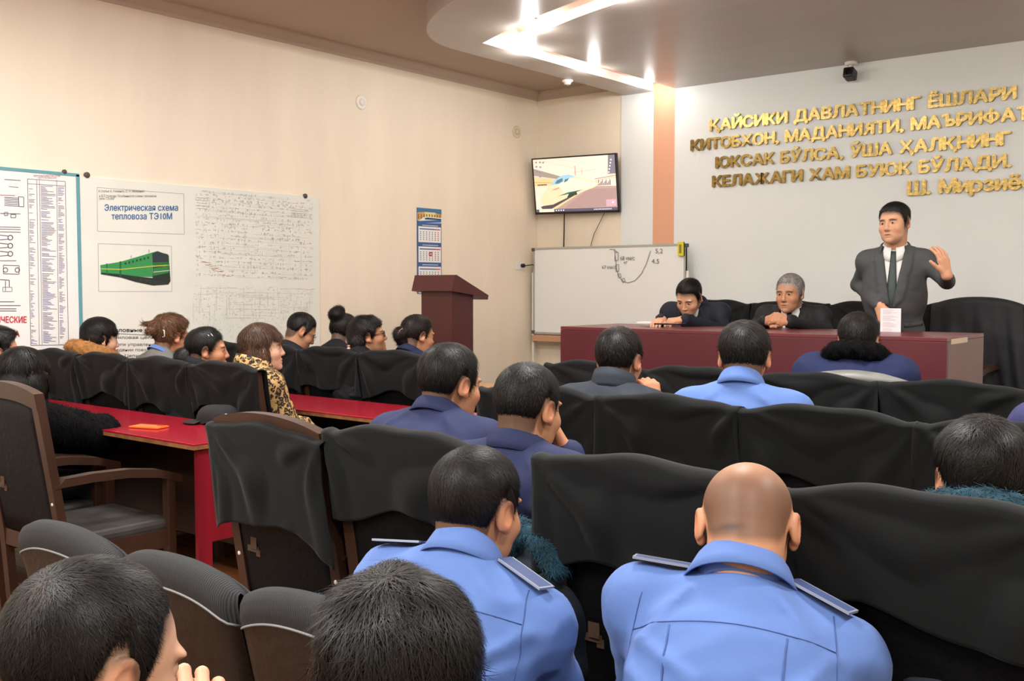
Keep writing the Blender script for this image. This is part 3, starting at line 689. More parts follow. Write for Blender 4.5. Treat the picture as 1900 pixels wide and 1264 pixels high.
# ================================================================== wooden armchairs with black cloth covers
M_frame = mat('chair_wood', '#3c2418', rough=.42, var=.3, vscale=6, stretch=(1, 1, .3))
M_leath = mat('chair_leatherette', '#0f0e10', rough=.55, bump=.12, bscale=40, var=.2, vscale=8, spec=.15)
M_wear = mat('worn_patch', '#4a3424', rough=.8)
M_seat = mat('seat_leatherette', '#3a3634', rough=.45, var=.4, vscale=9)
CW, ZT, ZB = .545, 1.085, .44           # width, top of the back, foot of the back panel
def tilt(z): return -.10 * (z - .45) / .6     # y of the leaning back at height z
def arch(x, c=.035): return -c * (abs(x) / (CW / 2)) ** 2.2
def make_armchair():
    e = empty('wooden_armchair')
    for s in (-1, 1):
        x = s * (CW / 2 - .022)
        m = MB(); pts = [(x, .03, 0), (x, 0, .42), (x, tilt(.7), .7), (x, tilt(ZT - .06), ZT - .055)]
        vs = []; fs = []
        for (a, b, c) in pts: vs += [(a - .022, b - .018, c), (a + .022, b - .018, c), (a + .022, b + .018, c), (a - .022, b + .018, c)]
        for i in range(3):
            for k in range(4): fs.append((i * 4 + k, i * 4 + (k + 1) % 4, (i + 1) * 4 + (k + 1) % 4, (i + 1) * 4 + k))
        fs += [(3, 2, 1, 0), (12, 13, 14, 15)]
        m.add(vs, fs).build('back_post', M_frame, e)
        m = MB(); m.box((x - .022, .46, 0), (x + .022, .5, .64), bev=.004); m.build('front_leg', M_frame, e)
        m = MB(); prof = [(0.0, .70), (.12, .705), (.28, .70), (.42, .68), (.53, .645)]
        vs = []; fs = []
        for (y, z) in prof: vs += [(x - .026, y + tilt(.7) * (1 if y == 0 else 0), z - .036), (x + .026, y + tilt(.7) * (1 if y == 0 else 0), z - .036), (x + .026, y, z), (x - .026, y, z)]
        for i in range(len(prof) - 1):
            for k in range(4): fs.append((i * 4 + k, i * 4 + (k + 1) % 4, (i + 1) * 4 + (k + 1) % 4, (i + 1) * 4 + k))
        n = (len(prof) - 1) * 4; fs += [(3, 2, 1, 0), (n, n + 1, n + 2, n + 3)]
        m.add(vs, fs).build('armrest', M_frame, e)
        MB().box((x - .012, .02, .33), (x + .012, .47, .41)).build('side_rail', M_frame, e)
    MB().box((-CW / 2 + .04, .47, .33), (CW / 2 - .04, .49, .41)).build('front_rail', M_frame, e)
    # arched top rail
    m = MB(); n = 16; vs = []; fs = []
    for i in range(n + 1):
        x = -CW / 2 + CW * i / n; z1 = ZT + arch(x); z0 = z1 - .07
        for (yy, z) in ((-.02, z0), (.02, z0), (.02, z1), (-.02, z1)): vs.append((x, yy + tilt(z), z))
    for i in range(n):
        for k in range(4): fs.append((i * 4 + k, i * 4 + (k + 1) % 4, (i + 1) * 4 + (k + 1) % 4, (i + 1) * 4 + k))
    fs += [(3, 2, 1, 0), (n * 4, n * 4 + 1, n * 4 + 2, n * 4 + 3)]
    m.add(vs, fs).build('top_rail', M_frame, e)
    m = MB(); P = []
    for i in range(13):
        x = (-CW / 2 + .044) + (CW - .088) * i / 12
        for j in range(9):
            z = ZB + (ZT - .06 + arch(x) - ZB) * j / 8; P.append((x, tilt(z) - .004, z))
    m.grid(P, 13, 9); o = m.build('back_panel', M_leath, e, True); solidify(o, .022)
    MB().box((-CW / 2 + .02, .02, .40), (CW / 2 - .02, .5, .455), bev=.02).build('seat', M_seat, e)
    MB().box((-CW / 2 + .04, -.012, .36), (CW / 2 - .04, .012, .43)).build('back_rail', M_frame, e)
    m = MB()
    for (x, z, sx, sz) in ((.16, .66, .016, .03), (.17, .63, .03, .012), (.145, .62, .01, .014)): m.box((-x - sx, tilt(z) - .0165, z - sz), (-x + sx, tilt(z) - .014, z + sz))
    m.build('worn_patch', M_wear, e)
    m = MB()
    for s in (-1, 1):
        x = s * (CW / 2 - .022); m.lathe([(.008, 0), (.006, .004), (.001, .005)], M=Matrix.Translation((x, tilt(.60) - .0185, .60)) @ Matrix.Rotation(math.pi / 2, 4, 'X'), n=8)
    m.build('screw_cap', mat('nail_white', '#d8d2c6', rough=.5), e)
    return e
M_cloth = mat('black_cloth', '#121415', rough=.9, bump=.08, bscale=420, sheen=.06, var=.15, vscale=3, spec=.25)
def make_cover(seed, wide=1.0):
    """cloth thrown over a chair back: hangs at the back (-y) and the front"""
    r = random.Random(seed); nx, nv = 46, 64; wdt = CW * wide + .045; P = []
    hb = (.30 if seed == 0 else .25) + r.uniform(-.015, .025); hf = .30
    ph = [r.uniform(0, 6.28) for _ in range(8)]; sl = r.uniform(-.015, .015)
    for i in range(nx):
        u = i / (nx - 1) * 2 - 1; x = u * wdt / 2
        zt = ZT + arch(x * .98, .034) + .006
        hbx = hb + sl * u + .02 * math.sin(2.2 * u + ph[0]) + .012 * math.sin(5 * u + ph[1])
        for j in range(nv):
            s = j / (nv - 1)
            if s < .52:                # rear flap, from bottom to top
                q = 1 - s / .52; z = zt - .014 - hbx * q; y = -.03
                side = -1
            elif s < .60:
                q = (s - .52) / .08; a = math.pi * q; z = zt - .014 + .014 * math.sin(a); y = -.03 * math.cos(a); side = 0; 
            else:
                q = (s - .60) / .40; z = zt - .014 - hf * q; y = .03; side = 1
            dn = zt - z; yy = y + tilt(z)
            if side != 0:
                f = 0
                for (cx, k, pp) in ((-1, 1, ph[2]), (1, 1, ph[3])):      # folds fan out from the upper corners
                    dx, dz = (u - cx) * wdt / 2, dn + .02; rr = math.hypot(dx, dz); an = math.atan2(dz, abs(dx) + 1e-6)
                    f += math.sin(an * 9 + pp) * min(1, rr / .12) * math.exp(-rr * 3.2)
                f += .5 * math.sin(x * 38 + ph[4] + dn * 6) * min(1, dn / .2) * (.4 + .6 * abs(u))
                f += .35 * math.sin(x * 17 + ph[5] - dn * 9) * min(1, dn / .15)
                f = f * .6 + .9 * (abs(f) - .35); yy += side * (.016 * f * min(1, dn / .05) + .012 * (dn / .3))
            if side == 0: z += .004 * math.sin(x * 25 + ph[6])
            z += .016 * max(0, abs(u) - .86) / .14 * (1 if dn < .08 else 0) * (r.random() * .2 + .8)
            P.append((x * (1 + .02 * math.sin(dn * 14 + ph[7])), yy, z))
    mb = MB(); mb.grid(P, nx, nv); me = mb.mesh('chair_cover', fix=False)
    me.polygons.foreach_set('use_smooth', np.ones(len(me.polygons), dtype=bool)); me.materials.append(M_cloth)
    return me
COVERS = [make_cover(s) for s in range(6)]
CH0 = make_armchair(); ch_used = [False]
def armchair(x, y, where, cover=True, rz=0, seed=0, lab=None, dz=0, cov_lab=None, slip=0):
    if not ch_used[0]: o = CH0; ch_used[0] = True
    else: o = copy_tree(CH0)
    o.location = (x, y, dz); o.rotation_euler = (0, 0, rz)
    tag(o, lab or ('dark wooden armchair %s' % where), 'chair', 'wooden armchairs in the hall')
    if cover:
        c = bpy.data.objects.new('chair_cover', COVERS[seed % 6]); COL.objects.link(c); c.location = (x, y, dz); c.rotation_euler = (0, 0, rz)
        if slip: c.location.z -= slip; c.location.y -= .012; c.rotation_euler[1] = math.radians(.3)
        if seed % 2: c.scale = (-1, 1, 1)
        tag(c, cov_lab or ('black cloth cover %s' % where), 'chair cover', 'black cloth chair covers')
        md = c.modifiers.new('solid', 'SOLIDIFY'); md.thickness = .003; md.offset = 0
    return o
RC, RD, RE = 2.06, 3.26, 4.46
# row C
armchair(-4.235, RC, '', cover=False, lab='empty uncovered wooden armchair with worn black back, at the left edge')
armchair(-4.84, RC, 'carrying the person in the black fur coat', cover=False, lab='uncovered wooden armchair carrying the person in the black fur coat')
armchair(-5.42, RC, '', cover=False, lab='wooden armchair beyond the black fur coat by the wall')
armchair(-2.53, RC, 'at the aisle beside the red table end', seed=0, rz=math.radians(-3), slip=.035)
armchair(-1.96, RC, 'behind the seated person in navy resting chin on hand', seed=1)
armchair(-1.21, RC, 'between the two light blue shirts', seed=2)
armchair(-.60, RC, 'behind the person with the teal fur collar', seed=3)
armchair(.0, RC, 'past the teal fur collar at the frame edge', seed=4)
# row D middle
for i, (x, wq) in enumerate(((-2.42, 'behind the dark quilted vest'), (-1.85, 'behind the light blue shirt facing the presidium'), (-1.28, 'right of the light blue shirt in the middle row'), (-.70, 'behind the shoulder cut by the frame edge'), (-.12, 'beyond the frame edge in the middle row'))):
    armchair(x, RD, wq, seed=i + 1)
# row E middle
for i, (x, wq) in enumerate(((-2.98, 'beside the quilted vest, in the front row'), (-2.40, 'in the front row left of the reflective stripe jacket'), (-1.81, 'behind the reflective stripe jacket'), (-1.22, 'in the front row right of the reflective stripe jacket'), (-.64, 'at the frame edge in the front row'))):
    armchair(x, RE, wq, seed=i + 3)
# left block
for i, (x, wq) in enumerate(((-6.13, 'behind the tan furry hood'), (-5.56, 'behind the grey top with a claw clip'), (-4.99, 'behind the wearer of silver hair clips'), (-4.41, 'behind the leopard coat'))):
    armchair(x, RD - .02, wq, seed=i)
for i, (x, wq) in enumerate(((-6.15, 'showing between the silver clips and the leopard coat'), (-5.57, 'behind the dark jacket and round glasses'), (-4.99, 'behind the flower hair clip'), (-4.42, 'behind the navy top beside the lectern'))):
    armchair(x, RE - .02, wq, seed=i + 2)
# presidium chairs (facing the hall)
for i, (x, wq) in enumerate(((-3.72, 'behind the presidium person looking down'), (-3.12, 'between the two seated presidium people'), (-2.55, 'behind the presidium person with clasped hands'), (-1.95, 'under the hanging coat behind the speaker'))):
    armchair(x, 6.98, wq, rz=math.pi, seed=i + 1, dz=POD)

# ---- padded visitor chairs with grey mesh (row in front of the camera)
def mesh_fabric():
    m = mat('grey_mesh_fabric', '#3c3d40', rough=.8)
    N, L = m.node_tree.nodes, m.node_tree.links; b = N['Principled BSDF']
    tc = N.new('ShaderNodeTexCoord'); wv = N.new('ShaderNodeTexWave'); wv.wave_type = 'BANDS'; wv.bands_direction = 'X'; wv.inputs['Scale'].default_value = 55; wv.inputs['Distortion'].default_value = .6; wv.inputs['Detail'].default_value = 1
    L.new(tc.outputs['Object'], wv.inputs['Vector'])
    rp = N.new('ShaderNodeValToRGB'); rp.color_ramp.elements[0].color = lin('#151618'); rp.color_ramp.elements[1].color = lin('#2e3033'); L.new(wv.outputs[0], rp.inputs[0]); L.new(rp.outputs[0], b.inputs['Base Color'])
    bp = N.new('ShaderNodeBump'); bp.inputs['Strength'].default_value = .5; bp.inputs['Distance'].default_value = .003; L.new(wv.outputs[0], bp.inputs['Height']); L.new(bp.outputs[0], b.inputs['Normal'])
    return m
M_mesh = mesh_fabric(); M_shell = mat('brown_leatherette', '#1a130f', rough=.42, bump=.2, bscale=25, var=.3, vscale=5)
M_pipe = mat('piping_grey', '#77787a', rough=.5)
def make_padded():
    e = empty('padded_chair'); W2, T, z0, z1 = .232, .085, .48, .86
    n = 28
    def outline(i):    # u across, returns half profile top z
        u = -1 + 2 * i / n; x = W2 * math.copysign(abs(u) ** .9, u); return u, x
    # pad: rounded slab, top curved
    def pt(u, s):      # s around section: 0 rear bottom -> 1 rear top -> over -> front bottom
        zt = z1 - .055 * abs(u) ** 2.6; wv = W2 * (1 - .0 * s)
        return zt
    P = []; ns = 22
    for i in range(n + 1):
        u = -1 + 2 * i / n; zt = z1 - .05 * abs(u) ** 2.5
        ed = math.sqrt(max(0, 1 - max(0, (abs(u) - .8) / .2) ** 2)) * .65 + .35
        for j in range(ns + 1):
            s = j / ns
            if s < .3: y, z = -T / 2 * ed, zt - .055 + (s / .3 - 1) * .02
            elif s < .6:
                a = (s - .3) / .3 * math.pi; y = -T / 2 * ed * math.cos(a); z = zt - .055 + .055 * math.sin(a)
            else: y = T / 2 * ed; z = zt - .055 - (s - .6) / .4 * (zt - .055 - z0)
            P.append((u * W2, y - .12 * (z - .45) / .5, z))
    m = MB(); m.grid(P, n + 1, ns + 1); m.build('back_pad', M_mesh, e, True)
    P = []
    for i in range(n + 1):
        u = -1 + 2 * i / n; zt = z1 - .05 * abs(u) ** 2.5 - .07
        ed = math.sqrt(max(0, 1 - max(0, (abs(u) - .8) / .2) ** 2)) * .65 + .35
        for j in range(9):
            z = z0 + (zt - z0) * j / 8; bul = .012 * math.sin(math.pi * j / 8) * (1 - u * u); P.append((u * W2 * .985, -T / 2 * ed - bul + .001 - .12 * (z - .45) / .5, z))
    m = MB(); m.grid(P, n + 1, 9); m.build('back_shell', M_shell, e, True)
    for (dz, yy) in ((-.073, -1), (-.052, 1)):
        pts = []
        for i in range(n + 1):
            u = -1 + 2 * i / n; ed = math.sqrt(max(0, 1 - max(0, (abs(u) - .8) / .2) ** 2)) * .65 + .35
            z = z1 - .05 * abs(u) ** 2.5 + dz + (.02 if yy > 0 else 0); pts.append((u * W2, yy * (T / 2 * ed + .001) - .12 * (z - .45) / .5, z))
        MB().tube(pts, .003 if yy < 0 else .005, 6).build('piping', M_pipe if yy < 0 else M_mesh, e, True)
    MB().box((-.23, .02, .40), (.23, .48, .47), bev=.025).build('seat', M_mesh, e)
    for s in (-1, 1):
        MB().tube([(s * .2, .46, 0), (s * .2, .44, .2), (s * .2, .40, .40)], .013).build('front_leg', M_black, e, True)
        MB().tube([(s * .2, -.06, 0), (s * .2, 0, .3), (s * .2, .0, .45), (s * .2, -.045, .7)], .013).build('rear_leg', M_black, e, True)
    return e
PC0 = make_padded(); first = True
for (x, lb) in ((-2.56, 'padded chair with grey mesh top, nearest the wooden armchair'), (-2.06, 'padded chair with grey mesh top, in the middle of its row'), (-1.58, 'padded chair with grey mesh top, half hidden by the head at the bottom edge'), (-1.10, 'padded chair carrying the blue shirt whose head turns to the side'), (-.62, 'padded chair carrying the bowed person in blue shirt'), (-.13, 'padded chair beyond the frame edge in the near row')):
    o = PC0 if first else copy_tree(PC0); first = False
    o.location = (x, 1.42 if x < -1.4 else 1.36, 0); o.scale = (1, 1, 1 if x < -1.4 else .91); tag(o, lb, 'chair', 'padded mesh chairs in the near row')
# ================================================================== people: signed-distance bodies meshed with surface nets
def n3(v): return np.array(v, dtype=np.float64)
def unit(v): v = n3(v); return v / (np.linalg.norm(v) + 1e-12)
def rc(a, b, ra, rb):
    a, b = n3(a), n3(b); ab = b - a; L2 = ab @ ab + 1e-12
    def f(P):
        q = P - a; t = np.clip(q @ ab / L2, 0, 1); q = q - t[:, None] * ab
        return np.sqrt((q * q).sum(1)) - (ra + (rb - ra) * t)
    return f
def el(c, r, R=None):
    c, r = n3(c), n3(r)
    def f(P):
        q = P - c
        if R is not None: q = q @ R
        k0 = np.sqrt(((q / r) ** 2).sum(1)); k1 = np.sqrt(((q / (r * r)) ** 2).sum(1))
        return k0 * (k0 - 1) / np.maximum(k1, 1e-9)
    return f
def bxs(c, h, R=None, rd=.01):
    c, h = n3(c), n3(h) - rd
    def f(P):
        q = P - c
        if R is not None: q = q @ R
        q = np.abs(q) - h
        return np.sqrt((np.maximum(q, 0) ** 2).sum(1)) + np.minimum(q.max(1), 0) - rd
    return f
def smin(a, b, k):
    h = np.maximum(k - np.abs(a - b), 0) / k; return np.minimum(a, b) - h * h * k * .25
def union(parts, k=.03):
    def f(P):
        d = None
        for p in parts:
            kk = k
            if isinstance(p, tuple): p, kk = p
            e = p(P); d = e if d is None else smin(d, e, kk)
        return d
    return f
def cut(f, g, k=.01):
    return lambda P: -smin(-f(P), g(P), k)
EDGES = [((0, 0, 0), (1, 0, 0)), ((0, 1, 0), (1, 1, 0)), ((0, 0, 1), (1, 0, 1)), ((0, 1, 1), (1, 1, 1)), ((0, 0, 0), (0, 1, 0)), ((1, 0, 0), (1, 1, 0)), ((0, 0, 1), (0, 1, 1)), ((1, 0, 1), (1, 1, 1)), ((0, 0, 0), (0, 0, 1)), ((1, 0, 0), (1, 0, 1)), ((0, 1, 0), (0, 1, 1)), ((1, 1, 0), (1, 1, 1))]
def nets(f, lo, hi, h):
    lo, hi = n3(lo), n3(hi); B = 6
    nb = np.ceil((hi - lo) / (h * B)).astype(int); n = nb * B
    ci = np.stack(np.meshgrid(*[np.arange(k) for k in nb], indexing='ij'), -1).reshape(-1, 3)
    cd = f(lo + (ci * B + (B - 1) / 2) * h); act = np.abs(cd) < B * h * 1.35
    V = np.where(cd < 0, -1.0, 1.0)
    G = np.repeat(np.repeat(np.repeat(V.reshape(nb), B, 0), B, 1), B, 2)
    oo = np.stack(np.meshgrid(*[np.arange(B)] * 3, indexing='ij'), -1).reshape(-1, 3)
    A = ci[act]
    idx = (A[:, None, :] * B + oo[None]).reshape(-1, 3)
    if len(idx) == 0: return np.zeros((0, 3)), []
    G[idx[:, 0], idx[:, 1], idx[:, 2]] = f(lo + idx * h)
    S = G < 0; c = np.zeros(tuple(n - 1), np.int8)
    for dx in (0, 1):
        for dy in (0, 1):
            for dz in (0, 1): c += S[dx:n[0] - 1 + dx, dy:n[1] - 1 + dy, dz:n[2] - 1 + dz]
    ac = (c > 0) & (c < 8); I = np.argwhere(ac); vid = -np.ones(c.shape, int); vid[ac] = np.arange(len(I))
    acc = np.zeros((len(I), 3)); cnt = np.zeros(len(I))
    for a, b in EDGES:
        va = G[I[:, 0] + a[0], I[:, 1] + a[1], I[:, 2] + a[2]]; vb = G[I[:, 0] + b[0], I[:, 1] + b[1], I[:, 2] + b[2]]
        m = (va < 0) != (vb < 0); t = (va / np.where(m, va - vb, 1))[m]
        acc[m] += n3(a) + t[:, None] * (n3(b) - n3(a)); cnt[m] += 1
    verts = lo + (I + acc / np.maximum(cnt, 1)[:, None]) * h
    quads = []
    for ax in range(3):
        u, v = (ax + 1) % 3, (ax + 2) % 3
        s0 = [slice(0, m_ - 1) for m_ in n]; 
        sa = [slice(None)] * 3; sb = [slice(None)] * 3
        sa[ax] = slice(0, n[ax] - 1); sb[ax] = slice(1, n[ax])
        for q in (u, v): sa[q] = slice(1, n[q] - 1); sb[q] = slice(1, n[q] - 1)
        A_, B_ = S[tuple(sa)], S[tuple(sb)]
        for flip, m in ((False, A_ & ~B_), (True, ~A_ & B_)):
            J = np.argwhere(m)
            if not len(J): continue
            J = J.copy(); J[:, u] += 1; J[:, v] += 1
            def cell(du, dv):
                K = J.copy(); K[:, u] += du; K[:, v] += dv; return vid[K[:, 0], K[:, 1], K[:, 2]]
            Q = np.stack([cell(-1, -1), cell(0, -1), cell(0, 0), cell(-1, 0)], 1)
            if flip: Q = Q[:, ::-1]
            quads.append(Q)
    Q = np.concatenate(quads) if quads else np.zeros((0, 4), int); Q = Q[(Q >= 0).all(1)]
    return verts, Q
def np_mesh(name, V, F, col=None):
    """V (n,3), F list of (m,k) arrays"""
    me = bpy.data.meshes.new(name); Fs = F if isinstance(F, list) else [F]; Fs = [f for f in Fs if len(f)]
    me.vertices.add(len(V)); me.vertices.foreach_set('co', np.ascontiguousarray(V, dtype=np.float32).ravel())
    tot = sum(f.size for f in Fs); npoly = sum(len(f) for f in Fs)
    me.loops.add(tot); me.loops.foreach_set('vertex_index', np.concatenate([f.ravel() for f in Fs]).astype(np.int32))
    st = []; o = 0
    for f in Fs: st.append(o + np.arange(len(f)) * f.shape[1]); o += f.size
    me.polygons.add(npoly); me.polygons.foreach_set('loop_start', np.concatenate(st).astype(np.int32))
    me.polygons.foreach_set('use_smooth', np.ones(npoly, dtype=bool))
    me.update(calc_edges=True)
    if col is not None:
        at_ = me.color_attributes.new('Col', 'FLOAT_COLOR', 'POINT'); at_.data.foreach_set('color', np.concatenate([col, np.ones((len(col), 1))], 1).astype(np.float32).ravel())
    return me
def sst(x, a, b):
    t = np.clip((x - a) / (b - a), 0, 1); return t * t * (3 - 2 * t)
def wav(P, fr, seed, n=7):
    r = np.random.default_rng(seed); s = 0
    for _ in range(n):
        k = r.normal(size=3); k /= np.linalg.norm(k); s = s + np.sin(P @ (k * fr * r.uniform(.6, 1.5)) + r.uniform(0, 6.28))
    return s / math.sqrt(n)
def rotm(yaw, pitch=0, roll=0):
    """columns: right, forward, up.  yaw>0 turns left, pitch>0 looks up, roll>0 tilts to the right shoulder"""
    M = Matrix.Rotation(math.radians(yaw), 3, 'Z') @ Matrix.Rotation(math.radians(pitch), 3, 'X') @ Matrix.Rotation(math.radians(roll), 3, 'Y')
    return np.array(M)
# ---- head in local coordinates (x right, y forward, z up; origin between the ears)
def head_core(w=1, fem=0, jaw=1.0):
    return [el((0, -.012, .038), (.077 * w, .097, .086)), (el((0, .030, -.012), (.066 * w, .066, .092)), .03), (el((0, .045, -.072), (.05 * w * jaw, .05, .046)), .03)]
def head_field(neck_l, w=1, fem=0, jaw=1.0, neck_r=.056, ear=True, mouth=0):
    s = head_core(w, fem, jaw)
    s += [(el((0, .084, -.099), (.022, .018, .017)), .02)]
    for q in (-1, 1):
        s += [(el((q * .041 * w, .058, -.028), (.027, .030, .026)), .02)]
        s += [(el((q * .03, .083, .027), (.026, .012, .0075)), .012)]
    s += [(rc((0, .090, .018), (0, .107, -.026), .0075, .0115), .012), (el((0, .107, -.030), (.0125, .0115, .010)), .008)]
    for q in (-1, 1): s += [(el((q * .012, .098, -.034), (.0078, .010, .0075)), .006)]
    s += [(el((0, .091, -.060), (.024, .014, .0065)), .006), (el((0, .090, -.072), (.021, .0135, .0075)), .006)]
    nl = n3(neck_l); s += [(rc((0, -.035, -.045), nl, neck_r * (.98 - .1 * fem), neck_r * 1.12), .03), (rc((0, -.045, .0), nl + n3((0, -.012, 0)), neck_r * .85, neck_r), .03)]
    f = union(s, .03)
    for q in (-1, 1): f = cut(f, el((q * .032, .098, .006), (.0165, .0135, .0095)), .012)
    for q in (-1, 1): f = (lambda g, h: (lambda P: smin(g(P), h(P), .006)))(f, el((q * .032, .079, .007), (.0145, .0125, .0115)))
    f = cut(f, el((0, .104, -.0655 - .002 * mouth), (.019, .012, .0016 + .006 * mouth)), .004)
    if ear:
        for q in (-1, 1):
            R = np.array(Matrix.Rotation(math.radians(q * -24), 3, 'Z') @ Matrix.Rotation(math.radians(-12), 3, 'X'))
            e = union([el((q * .083 * w, -.012, .002), (.0085, .021, .033), R), (el((q * .079 * w, .001, -.026), (.008, .010, .012), R), .01)])
            e = cut(e, el((q * .0905 * w, -.008, .004), (.0065, .0125, .021), R), .006)
            f = (lambda g, h: (lambda P: smin(g(P), h(P), .008)))(f, e)
    return f
HL_A = [0, .45, .8, 1.0, 1.12, 1.22, 1.36, 1.5, 1.75, 1.92, 2.05, 2.4, 3.2]
HL_M = [.074, .072, .060, .03, -.012, -.028, -.012, .036, .034, -.010, -.045, -.066, -.076]     # short men's cut
HL_F = [.070, .064, .05, .02, .0, -.01, -.005, .02, .0, -.06, -.09, -.10, -.10]
def hair_mask(P, prof, dz=0):
    a = np.abs(np.arctan2(P[:, 0], P[:, 1] + .012)); return P[:, 2] - (np.interp(a, HL_A, prof) + dz)
def hair_field(w, fem, prof, ts, tt, extra=(), wave=(0, 60), seed=0, jaw=1, dz=0, front=0):
    core = union(head_core(w, fem, jaw), .03)
    ex = union(list(extra), .02) if extra else None
    def f(P):
        m = hair_mask(P, prof, dz); t = ts + (tt - ts) * sst(P[:, 2], .02, .10)
        t = t + front * sst(P[:, 1], .02, .08) * sst(P[:, 2], .05, .09)
        t = -.006 + (t + .006) * (.35 * sst(m, -.008, .010) + .65 * sst(m, -.004, .05))
        d = core(P) - t
        if wave[0]: d = d + wave[0] * wav(P * n3((1, 1, .6)), wave[1], seed) * sst(m, 0, .03)
        if ex is not None:
            e = ex(P)
            if wave[0]: e = e + wave[0] * .8 * wav(P * n3((1, 1, .4)), wave[1], seed + 1)
            d = smin(d, e, .015)
        return d
    return f
def strands(V, F, flow, num, L, wd, lift, seed, keep=None, jit=.25):
    """thin tapering ribbons lying along a surface"""
    r = np.random.default_rng(seed)
    a, b, c, d = V[F[:, 0]], V[F[:, 1]], V[F[:, 2]], V[F[:, 3]]
    N = np.cross(c - a, d - b); ar = np.linalg.norm(N, axis=1); ctr = (a + b + c + d) / 4
    p = ar.copy()
    if keep is not None: p = p * keep(ctr)
    if p.sum() <= 0: return np.zeros((0, 3)), np.zeros((0, 4), int)
    k = r.choice(len(F), num, p=p / p.sum()); N = N[k] / (ar[k][:, None] + 1e-12)
    P = ctr[k] + (r.random((num, 1)) - .5) * (b - a)[k] + (r.random((num, 1)) - .5) * (d - a)[k]
    D = flow(P, N) + jit * r.normal(size=(num, 3)); D -= (D * N).sum(1)[:, None] * N; D /= np.linalg.norm(D, axis=1)[:, None] + 1e-9
    T = np.cross(N, D); ll = (L * r.uniform(.6, 1.3, num))[:, None]; lf = (lift * r.uniform(.3, 1.4, num))[:, None]
    segs = 4; vs = []
    bend = r.normal(size=(num, 1)) * .25
    for i in range(segs):
        s = i / (segs - 1); q = P + D * ll * s + T * ll * bend * s * s + N * (.0005 + lf * (1.6 * s - .9 * s * s) - ll * ll * s * s * 4.0)
        hw = wd * (1 - .8 * s) / 2; vs += [q - T * hw, q + T * hw]
    VV = np.stack(vs, 1).reshape(-1, 3); base = np.arange(num)[:, None] * (segs * 2)
    FF = np.concatenate([base + n3([2 * i, 2 * i + 1, 2 * i + 3, 2 * i + 2]).astype(int)[None] for i in range(segs - 1)])
    return VV, FF
def comb(C, D):
    """append meshes"""
    (V1, F1), (V2, F2) = C, D; return np.concatenate([V1, V2]), np.concatenate([F1, F2 + len(V1)])
SKIN = {'a': '#c99a7c', 'b': '#b98868', 'c': '#d2a78c', 'd': '#c08a68', 'e': '#cf9f80'}
M_skin = mat('skin', '#c08f70', rough=.5, vcol=True, var=.12, vscale=14, spec=.35)
M_skin.node_tree.nodes['Principled BSDF'].inputs['Subsurface Weight'].default_value = .08
M_skin.node_tree.nodes['Principled BSDF'].inputs['Subsurface Radius'].default_value = (.01, .004, .002)
M_hairv = mat('hair', '#15110f', rough=.48, spec=.28, vcol=True, var=.2, vscale=50)
def M_hair(c): return mat('hair_' + c, c, rough=.5, var=.55, vscale=55, spec=.4)
def M_fab(c, rough=.8, bump=.25, bs=7, **k): return mat('fabric_' + c + '_%g' % rough, c, rough=rough, var=.08, vscale=5, bump=bump, bscale=bs, spec=.3, **k)
def hand_parts(W, fwd, nrm, side, curl=(.5, .5, .4), thumb=(.5, .5), spread=.06, sc=1.0):
    """W wrist, fwd towards the fingertips, nrm = back of the hand; side +1 if the thumb is on the +x side"""
    y = unit(fwd); z = unit(n3(nrm) - (n3(nrm) @ y) * y); x = np.cross(y, z)
    if side < 0: x = -x
    W = n3(W); T = lambda p: W + (x * p[0] + y * p[1] + z * p[2]) * sc
    parts = []; fx = (.029, .0095, -.0095, -.027); ln = (.95, 1.05, .98, .78)
    for i in range(4): parts.append((rc(T((fx[i] * .55, .0, 0)), T((fx[i], .088 - (i == 3) * .006, 0)), .0155 * sc, .0125 * sc), .014))
    cu = curl if isinstance(curl[0], (list, tuple)) else [curl] * 4
    for i in range(4):
        p = n3((fx[i], .088 - (i == 3) * .006, 0)); an = 0; sp = (1.5 - i) * spread
        for j, l in enumerate((.042, .026, .021)):
            an += cu[i][j]; d = n3((math.sin(sp), math.cos(an) * math.cos(sp), -math.sin(an))); q = p + d * l * ln[i]
            parts.append((rc(T(p), T(q), (.0102 - .0012 * j) * sc, (.0092 - .0012 * j) * sc), .006 if j == 0 else .003)); p = q
    p = n3((.018, .022, -.004)); a, b = thumb
    for j, (l, r0) in enumerate(((.040, .0145), (.030, .0115), (.025, .0102))):
        o = a - .25 * j * b; d = unit((math.sin(o), math.cos(o) * .9, -.35 * b - .25 * j * b)); q = p + d * l
        parts.append((rc(T(p), T(q), r0 * sc, (r0 - .0015) * sc), .010 if j == 0 else .003)); p = q
    return parts
def bbox_pts(pts, m): P = n3(pts); return P.min(0) - m, P.max(0) + m

